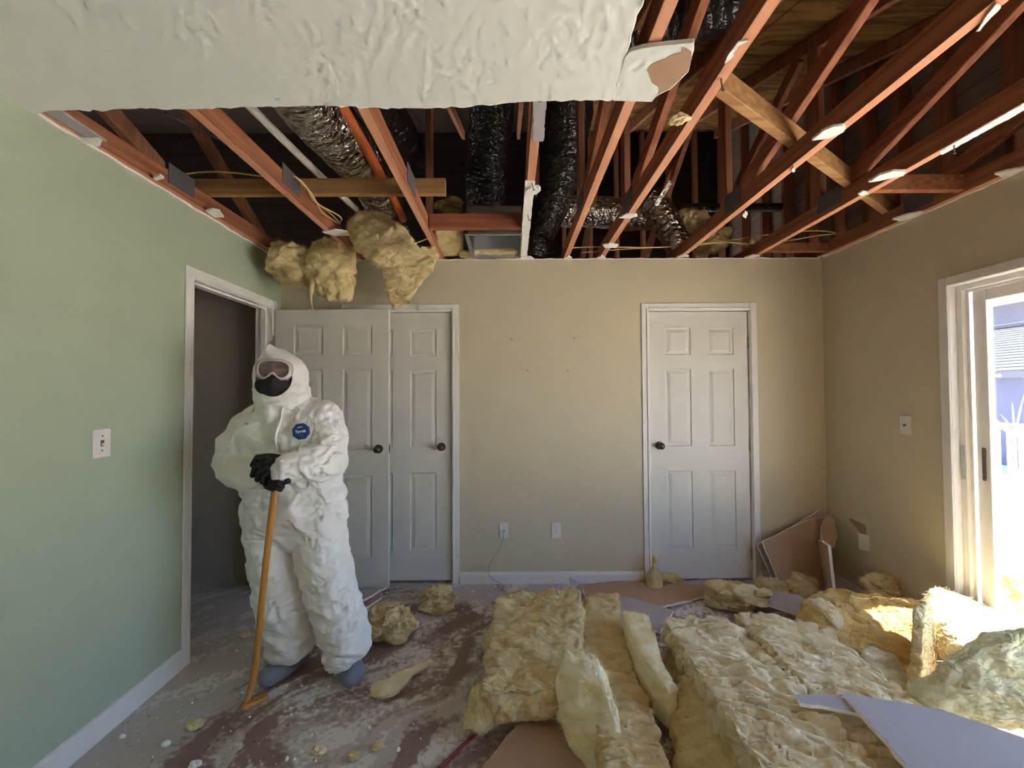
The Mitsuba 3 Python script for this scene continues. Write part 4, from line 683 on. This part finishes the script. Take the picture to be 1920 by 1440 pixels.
for (x, y), lab in (((968, 637), 'left of two painted-over picture anchors on the back wall'), ((1085, 635), 'right of two painted-over picture anchors on the back wall')):
    k = thing('wall_anchor', lab, 'anchor'); c = A(*(0.044,3.182,1.825)) if x == 968 else A(*(0.517,3.182,1.831))
    add(k + '__bar', rbox(c[0] - 0.045, c[0] + 0.045, D - 0.003, D, c[2] - 0.007, c[2] + 0.006, 0.002), 'm_beige')
    add(k + '__eye', trimesh.creation.cylinder(0.006, 0.006, sections=14, transform=trimesh.transformations.translation_matrix((c[0] - 0.034, D - 0.003, c[2])) @ trimesh.transformations.rotation_matrix(math.pi / 2, (1, 0, 0))), 'm_siding')
for q, lab in (((0.132,3.182,1.586), 'left of two small screws in the back wall'), ((0.434,3.182,1.584), 'right of two small screws in the back wall')):
    k = thing('wall_screw', lab, 'screw'); q = A(*q); add(k + '__shank', tube([(q[0], D, q[2]), (q[0] - 0.004, D - 0.014, q[2] + 0.003)], 0.0025, 4, 8), 'm_steel', True)
    add(k + '__head', trimesh.creation.cylinder(0.005, 0.002, sections=12, transform=trimesh.transformations.translation_matrix((q[0] - 0.004, D - 0.015, q[2] + 0.003)) @ trimesh.transformations.rotation_matrix(math.pi / 2, (1, 0, 0))), 'm_grey')
k = thing('red_cord', 'dark red cord on the floor at the bottom of the photo', 'cord')
add(k + '__sheath', tube([(-0.146,1.776,0.006), (-0.205,1.719,0.006), (-0.249,1.658,0.006), (-0.316,1.580,0.006), (-0.411,1.499,0.006)], 0.006, 40, 10), 'm_redcord', True)

# ------------------------------------------------------------------ outside the sliding door
tag('deck', kind='structure'); USED['deck'] = 0
for i in range(27): add('deck__plank', rbox(2.52 + i * 0.145, 2.52 + i * 0.145 + 0.138, -2.0, 9.5, -0.09, -0.06, 0.003), 'm_deck')
struct('ground', box(2.5, 60, -25, 60, -0.75, -0.7), 'm_deck')
k = thing('railing', 'white baluster railing at the far side of the deck', 'railing')
add(k + '__top_rail', rbox(6.28, 6.36, -2, 9.4, 0.97, 1.01, 0.006), 'm_rail'); add(k + '__bottom_rail', rbox(6.30, 6.34, -2, 9.4, 0.04, 0.09, 0.004), 'm_rail')
for i in range(60): add(k + '__baluster', rbox(6.30, 6.338, 2.0 + i * 0.123, 2.038 + i * 0.123, 0.09, 0.97, 0.003), 'm_rail')
for y in (-1.9, 0.6, 1.8, 9.35): add(k + '__post', rbox(6.28, 6.36, y - 0.04, y + 0.04, -0.06, 1.06, 0.005), 'm_rail')
k = thing('house', 'neighbouring house with a low grey shingle roof beyond the railing', 'house')
hx = 13.6
add(k + '__wall', box(hx + 0.5, hx + 6.5, 4.5, 24, -0.7, 1.95), 'm_bluewall')
add(k + '__fascia', rbox(hx - 0.03, hx, 4.0, 24.5, 1.78, 1.98, 0.01), 'm_lilac')
rise = 0.40; courses = 17
for i in range(courses):
    m = box(0, 0.29, 4.0, 24.5, 0, 0.02); m.apply_transform(trimesh.transformations.rotation_matrix(-math.atan(rise) + 0.05, (0, 1, 0))); m.apply_translation((hx - 0.05 + i * 0.25, 0, 1.97 + i * 0.25 * rise)); add(k + '__shingle_course', m, 'm_shingle')
add(k + '__ridge', rbox(hx + courses * 0.25 - 0.1, hx + courses * 0.25 + 0.2, 4.0, 24.5, 1.97 + courses * 0.1, 2.13 + courses * 0.1, 0.03), 'm_grey')
add(k + '__gutter_strap', rbox(hx - 0.04, hx - 0.03, 11.6, 11.75, 1.8, 1.9), 'm_rail')
k = thing('house', 'taller lilac house with a white eave behind the shingle roof', 'house')
add(k + '__wall', box(28, 36, 6, 40, -0.7, 6.3), 'm_lilac'); add(k + '__eave', rbox(27.4, 28.2, 5.5, 40.5, 6.3, 6.75, 0.02), 'm_rail')
add(k + '__roof', prism([(27.4, 6.75), (36.6, 6.75), (32, 9.0)], 0, 34), 'm_shingle')
m = prism([(27.4, 6.75), (36.6, 6.75), (32, 9.0)], 0, 35); m.apply_transform(np.array([[1, 0, 0, 0], [0, 0, 1, 5.5], [0, 1, 0, 0], [0, 0, 0, 1]], float)); m.fix_normals(); kk = k + '__roof'; scene[kk] = mikit.ply(m, 'm_shingle')
k = thing('plant', 'dry spiky plant with pale curved leaves beyond the railing', 'plant'); rng = np.random.default_rng(3)
base = A(7.3, 6.1, 0.0)
for i in range(16):
    a, L = rng.uniform(0, 2 * math.pi), rng.uniform(0.6, 1.1); d = A(math.cos(a), math.sin(a), 0); b0 = base + A(0, 0, 0.75) + d * 0.02
    sl = rng.uniform(0.1, 1.1)
    m = tube([b0, b0 + d * L * 0.5 + A(0, 0, L * 0.5 * sl + 0.05), b0 + d * L + A(0, 0, L * sl)], [0.010, 0.013, 0.002], 16, 6, flat=0.2); add(k + '__leaf', m, 'm_leaf', True)
add(k + '__stem', tube([base + A(0, 0, -0.7), base + A(0, 0, 0.8)], 0.02, 8, 10), 'm_leaf', True)

# ------------------------------------------------------------------ the person
def sph(c, r, n=28): return m3.Manifold.sphere(r, n).translate(tuple(float(t) for t in c))
def ell(c, r, n=40): return m3.Manifold.sphere(1.0, n).scale(tuple(map(float, r))).translate(tuple(float(t) for t in c))
def hull(*s): return m3.Manifold.batch_hull(list(s))
def chain(pts, n=20): return [hull(sph(a, ra, n), sph(b, rb, n)) for (a, ra), (b, rb) in zip(pts, pts[1:])]
def union(ms): return m3.Manifold.batch_boolean(ms, m3.OpType.Add)
def smoothed(man, res, it=8):
    m = tm(man.refine_to_length(res)); m.merge_vertices(digits_vertex=6); v0 = np.array(m.vertices); trimesh.smoothing.filter_taubin(m, lamb=0.5, nu=0.53, iterations=it)
    v = np.array(m.vertices); bad = np.linalg.norm(v - v0, axis=1) > 0.02; v[bad] = v0[bad]; m.vertices = v; m.fix_normals(); return m
torso = [hull(sph((-1.320,2.200,1.219), .105), sph((-1.021,2.200,1.261), .112), sph((-1.254,2.200,0.943), .125), sph((-1.019,2.200,0.941), .125), sph((-1.115,2.160,1.064), .125)),
         hull(sph((-1.254,2.200,0.962), .125), sph((-1.014,2.200,0.960), .125), sph((-1.233,2.200,0.742), .122), sph((-0.991,2.200,0.741), .126), sph((-1.095,2.160,0.848), .125)),
         hull(sph((-1.353,2.200,1.252), .075), sph((-0.993,2.200,1.283), .08), sph((-1.188,2.190,1.349), .095)),
         hull(sph((-1.188,2.190,1.329), .10), sph((-1.178,2.160,1.396), .10))]
legl = chain([((-1.233,2.200,0.701), .118), ((-1.226,2.190,0.568), .116), ((-1.162,2.170,0.388), .112), ((-1.122,2.190,0.175), .100), ((-1.124,2.190,0.068), .098)])
legr = chain([((-0.990,2.200,0.699), .125), ((-0.962,2.180,0.570), .118), ((-0.903,2.140,0.413), .108), ((-0.844,2.120,0.265), .106), ((-0.814,2.120,0.109), .082)])
legl = union(legl).trim_by_plane((0, 0, 1), 0.118); legr = union(legr).trim_by_plane((-0.57, 0, 1), 0.500)
arml = union(chain([((-1.353,2.200,1.236), .092), ((-1.401,2.190,1.149), .092), ((-1.399,2.150,1.059), .085), ((-1.259,2.050,1.029), .068), ((-1.167,1.990,1.035), .052)]))
armr = union(chain([((-0.993,2.200,1.278), .098), ((-0.951,2.180,1.191), .092), ((-0.916,2.120,1.091), .084), ((-0.979,2.030,1.080), .072), ((-1.042,1.970,1.080), .058)])).trim_by_plane((1, 0.2, 0.15), -0.60)
FACE = 0.30   # the head turns towards the camera
HC = A(*(-1.198,2.170,1.517)); FD = A(math.sin(FACE), -math.cos(FACE), 0)
hood = [hull(ell(HC + A(0.006, 0.02, -0.012), (.117, .132, .130)), sph((-1.229,2.170,1.610), .052), sph((-1.145,2.170,1.404), .095), sph((-1.213,2.170,1.396), .085))]
cavity = m3.Manifold.sphere(1.0, 48).scale((.089, .16, .098)).rotate((0, 0, math.degrees(FACE))).translate(tuple(HC + FD * 0.13 + A(-0.003, 0, -0.013)))
suit = smoothed(union(torso + [legl, legr, arml, armr] + hood) - cavity, 0.0085, 6)
v, n = np.array(suit.vertices), np.array(suit.vertex_normals)
EMB = A(*(-1.026,2.070,1.237))
calm = np.minimum(1, np.hypot(v[:, 0] - EMB[0], v[:, 2] - EMB[2]) / 0.06) ** 2
facec = HC + FD * 0.10; calm *= np.clip((np.linalg.norm((v - facec) / A(.10, .12, .12), axis=1) - 0.9) / 0.6, 0.08, 1)
w = meshkit.fbm(v * 5, 3, 2) * 3
big = ridge(np.stack([v[:, 0] * 7 + w, v[:, 1] * 7 + v[:, 2] * 3, v[:, 2] * 10 + w], 1), 4) - 0.5
mid = ridge(np.stack([v[:, 0] * 15 + 2 * w, v[:, 1] * 15, v[:, 2] * 24 + 1.4 * w], 1), 7) - 0.5
fine_ = ridge(np.stack([v[:, 0] * 38 + 2 * w, v[:, 1] * 38 + w, v[:, 2] * 50 + 2 * w], 1), 9) - 0.5
dd = ridge(np.stack([v[:, 0] * 10 + v[:, 2] * 9 + w, v[:, 1] * 5, (v[:, 2] - v[:, 0]) * 2.6 + 0.6 * w], 1), 12) ** 3
d = 0.014 * big + 0.008 * ((mid + 0.5) ** 2 - 0.3) + 0.003 * ((fine_ + 0.5) ** 2 - 0.3) + 0.015 * dd
d -= 0.012 * np.exp(-((v[:, 2] - 0.885 - 0.02 * np.sin(v[:, 0] * 9)) / 0.010) ** 2) * (np.abs(v[:, 0] + 1.10) < 0.34)
for zz, amp in ((0.12, .010), (0.17, .010), (0.235, .009), (0.31, .008), (0.40, .006)):     # stacked folds above the ankles
    d += amp * (0.5 + 0.5 * np.cos(np.clip((v[:, 2] - zz - 0.25 * (meshkit.noise(v * 6 + zz * 40, 3) - 0.5)) / 0.03, -1, 1) * math.pi)) * (v[:, 2] < 0.5)
suit.vertices = v + n * (d * np.clip(calm, 0, 1))[:, None]
person = thing('person', 'person in white hooded coverall, goggles and black mask, gloved hands resting on a bar', 'person')
tag(add(person + '__coverall', suit, 'm_suit', True), 'white crinkled hooded coverall')
SV = np.array(suit.vertices)
def front(x, z, r=0.012):
    k = np.hypot(SV[:, 0] - x, SV[:, 2] - z) < r
    return SV[k, 1].min() if k.any() else 2.1
# zip flap, emblem
path = [(-1.115,2.050,1.355), (-1.125,2.050,1.314), (-1.135,2.050,1.263), (-1.140,2.050,1.224), (-1.134,2.050,1.185), (-1.124,2.050,1.152)]
path = curve(path, 26); path[:, 1] = [front(q[0], q[2]) - 0.002 for q in path]
path[:, 1] = np.convolve(np.pad(path[:, 1], 3, 'edge'), np.ones(7) / 7, 'valid')
add(person + '__zip_flap', tube(path, 0.013, 26, 10, flat=0.22), 'm_suit', True)
EMB[1] = min(front(EMB[0] + a, EMB[2] + b, 0.01) for a in (-0.03, 0, 0.03) for b in (-0.03, 0, 0.03)) - 0.002
ang = np.arange(8) * math.pi / 4 + math.pi / 8
F = trimesh.transformations.rotation_matrix(math.pi / 2, (1, 0, 0)); F = trimesh.transformations.translation_matrix(EMB) @ trimesh.transformations.rotation_matrix(0.12, (0, 0, 1)) @ trimesh.transformations.rotation_matrix(-0.12, (0, 1, 0)) @ F
m = prism(np.stack([np.cos(ang), np.sin(ang)], 1) * 0.0415, -0.012, 0.001); m.apply_transform(F); emb = add(person + '__emblem', m, 'm_blue'); tag(emb, 'blue octagon badge with white lettering')
t = meshkit.text_mesh('Tyvek', 0.0125, 0.0008, True); t.apply_translation((-(t.bounds[0, 0] + t.bounds[1, 0]) / 2, -0.005, 0.0012)); t.apply_transform(F); add(emb + '__lettering', t, 'm_plate')
m = cat_([prism([(-0.011, 0.020), (0.011, 0.020), (0.011, 0.0235), (-0.011, 0.0235)], 0.0012, 0.002), prism([(-0.005, -0.019), (0.009, -0.019), (0.009, -0.0175), (-0.005, -0.0175)], 0.0012, 0.002)]); m.apply_transform(F); add(emb + '__print_line', m, 'm_plate')
# head, eyes, goggles, mask
HW = HC.copy(); HC = A(0.0, 0.0, 0.0)
TURN = trimesh.transformations.translation_matrix(HW) @ trimesh.transformations.rotation_matrix(FACE, (0, 0, 1)) @ trimesh.transformations.rotation_matrix(0.05, (0, 1, 0))
def turned(m): m.apply_transform(TURN); return m
head = union([ell(HC, (.078, .098, .112)), ell(HC + A(0, -0.045, -0.06), (.055, .055, .055)), hull(sph(HC + A(0, -0.098, 0.012), .010), sph(HC + A(0, -0.102, -0.026), .014)), hull(sph(HC + A(-0.05, -0.075, -0.02), .022), sph(HC + A(0.05, -0.075, -0.02), .022)),
              hull(sph(HC + A(-0.05, -0.078, 0.036), .014), sph(HC + A(0.05, -0.078, 0.036), .014))])
add(person + '__head', turned(smoothed(head, 0.008, 5)), 'm_skin', True)
for s in (-1, 1):
    e = HC + A(s * 0.032, -0.088, 0.013); m = trimesh.creation.icosphere(3, 0.0125); m.vertices *= A(1, 1, 0.75); m.apply_translation(e + A(0, 0.003, 0)); turned(m); add(person + '__eye', m, 'm_eye', True)
    m = trimesh.creation.icosphere(2, 0.0065); m.apply_translation(e + A(0.001, -0.0055, 0)); turned(m); add(person + '__iris', m, 'm_black', True)
    add(person + '__eyebrow', turned(tube([HC + A(s * 0.014, -0.096, 0.034), HC + A(s * 0.034, -0.096, 0.041), HC + A(s * 0.054, -0.086, 0.034)], 0.006, 12, 8)), 'm_black', True)
def outline(k, n=72):
    t = np.arange(n) * 2 * math.pi / n; c, s = np.cos(t), np.sin(t); e = 0.62
    x, z = np.sign(c) * np.abs(c) ** e * 0.084 * k, np.sign(s) * np.abs(s) ** 0.72 * (np.where(s > 0, 0.050, 0.054)) * k
    z = z + 0.032 * np.exp(-(x / 0.020) ** 2) * (s < 0); return x, z
GC = HC + A(0.0, 0, 0.026)
def gp(x, z, off): return np.stack([GC[0] + x, GC[1] - 0.118 + 4.6 * x * x * 0.9 + off + 0 * x, GC[2] + z], 1)
rings = [(1.0, 0.022), (1.02, 0.006), (1.0, 0.0), (0.86, -0.003), (0.78, 0.000), (0.78, 0.010), (0.84, 0.026)]
vs = np.concatenate([gp(*outline(k), o) for k, o in rings]); N = 72; f = []
for r in range(len(rings) - 1):
    i = np.arange(N); j = (i + 1) % N; f.append(np.stack([r * N + i, r * N + j, r * N + N + j, r * N + N + i], 1))
q = np.vstack(f); m = trimesh.Trimesh(vs, np.vstack([q[:, [0, 1, 2]], q[:, [0, 2, 3]]]), process=False); m.fix_normals()
g = add(person + '__goggles', turned(m), 'm_goggle', True); tag(g, 'clear safety goggles with grey-pink frame')
x, z = outline(0.80); vs = np.vstack([gp(x, z, 0.003), gp(np.array([0.0]), np.array([0.012]), 0.003)]); i = np.arange(N)
add(g + '__lens', turned(trimesh.Trimesh(vs, np.stack([i, (i + 1) % N, 0 * i + N], 1), process=False)), 'm_lens', True)
for s in (-1, 1): add(g + '__strap', turned(tube([GC + A(s * 0.072, -0.082, 0.005), GC + A(s * 0.076, -0.05, 0.004), GC + A(s * 0.076, 0.0, 0.0)], 0.012, 10, 8, flat=0.35)), 'm_black', True)
MC = A(0.002, -0.063, -0.050)
mask = union([hull(ell(MC + A(0, 0.008, -0.004), (.090, .062, .062)), sph(MC + A(0, -0.050, 0.008), .026), sph(MC + A(-0.045, 0, 0.028), .028), sph(MC + A(0.045, 0, 0.028), .028), sph(MC + A(0, -0.03, 0.045), .014), sph(MC + A(0, -0.01, -0.045), .03))])
m = smoothed(mask, 0.007, 8); v = np.array(m.vertices); nn = np.array(m.vertex_normals)
m.vertices = v - nn * (0.005 * np.exp(-((v[:, 2] - MC[2] - 0.022 + 0.9 * (v[:, 0] - MC[0]) ** 2 * 8) / 0.004) ** 2))[:, None]
turned(m); tag(add(person + '__respirator', m, 'm_mask', True), 'black face mask')
# gloves: the left hand lies over the right one on top of the bar
def hand(palm, fingers, res=0.0032):
    parts = [hull(*[sph(c, r, 18) for c, r in palm])]
    for f in fingers: parts += chain(f, 14)
    return smoothed(union(parts), res, 5)
ha = hand([((-1.067,1.965,1.106), .033), ((-1.112,1.945,1.122), .028), ((-1.111,1.940,1.076), .024), ((-1.070,1.950,1.064), .026)],
          [[((-1.113,1.930,1.136), 0.0147), ((-1.150,1.922,1.133), 0.0136), ((-1.179,1.935,1.097), 0.0124)], [((-1.113,1.925,1.113), 0.0147), ((-1.152,1.914,1.100), 0.0136), ((-1.176,1.930,1.052), 0.0124)],
           [((-1.108,1.922,1.089), 0.0147), ((-1.138,1.912,1.072), 0.0136), ((-1.151,1.925,1.033), 0.0124)], [((-1.096,1.922,1.067), 0.0136), ((-1.119,1.916,1.052), 0.0124), ((-1.129,1.925,1.021), 0.0112)],
           [((-1.070,1.940,1.086), 0.0165), ((-1.037,1.925,1.062), 0.0147), ((-1.013,1.925,1.023), 0.0130)]])
tag(add(person + '__glove', ha, 'm_glove', True), 'black glove of the upper hand')
hb = hand([((-1.159,1.985,1.031), .030), ((-1.110,1.960,1.041), .028), ((-1.097,1.955,1.007), .024)],
          [[((-1.096,1.935,1.046), 0.0147), ((-1.053,1.918,1.053), 0.0136), ((-1.040,1.935,1.031), 0.0124)], [((-1.094,1.932,1.029), 0.0147), ((-1.049,1.916,1.035), 0.0136), ((-1.040,1.935,1.011), 0.0124)],
           [((-1.094,1.932,1.015), 0.0147), ((-1.051,1.916,1.015), 0.0136), ((-1.045,1.935,0.997), 0.0124)], [((-1.095,1.934,1.002), 0.0136), ((-1.061,1.920,0.998), 0.0124), ((-1.052,1.935,0.985), 0.0112)],
           [((-1.132,1.955,1.017), 0.0153), ((-1.113,1.935,1.000), 0.0142), ((-1.080,1.925,0.990), 0.0124)]])
tag(add(person + '__glove', hb, 'm_glove', True), 'black glove gripping the bar top')
# shoe covers
def foot(label, heel, mid, toe, ank):
    b = union([hull(sph(heel, .050), sph(mid, .056)), hull(sph(mid, .056), sph(toe, .046), sph(A(*toe) + A(0.012, 0.03, 0.0), .048)), hull(sph(heel, .052), sph(mid, .050), sph(ank, .066))]).trim_by_plane((0, 0, 1), 0.002)
    m = smoothed(b, 0.008, 5); v, nn = np.array(m.vertices), np.array(m.vertex_normals)
    v = v + nn * (0.008 * (meshkit.fbm(v * 22, 3, 5) - 0.5))[:, None]; v[:, 2] = np.maximum(v[:, 2], 0.001); m.vertices = v
    tag(add(person + '__shoe_cover', m, 'm_boot', True), label)
t1, t2 = A(*(-1.194,2.098,0.040)), A(*(-0.785,2.086,0.045))
foot('blue-grey shoe cover pointing to the left', A(*(-1.116,2.250,0.050)), A(*(-1.160,2.155,0.050)), t1, A(*(-1.119,2.200,0.143)))
foot('blue-grey shoe cover pointing to the camera', A(*(-0.871,2.252,0.055)), A(*(-0.820,2.156,0.060)), t2, A(*(-0.822,2.140,0.149)))
# the pry bar
k = thing('pry_bar', 'long orange pry bar standing under the gloved hands, its hooked claw on the floor', 'pry bar')
pts = curve([(-1.070,1.945,1.075), (-1.107,1.965,0.875), (-1.155,1.985,0.525), (-1.188,1.995,0.226), (-1.200,1.995,0.123), (-1.205,1.980,0.065), (-1.208,1.955,0.022), (-1.194,1.916,0.022)], 80)
add(k + '__shaft', tube(pts, [0.0145, 0.0145, 0.0145, 0.0145, 0.0145, 0.0145, 0.015, 0.012], 80, 16, raw=True), 'm_bar', True)
e = pts[-1]
add(k + '__claw', hull(sph(e, .013, 14), sph(A(*(-1.171,1.953,0.014)), .013, 12), sph(A(*(-1.140,1.993,0.012)), .010, 12), sph(A(*(-1.169,2.017,0.010)), .008, 12)).trim_by_plane((0, 0, 1), 0.001), 'm_bar', 40)
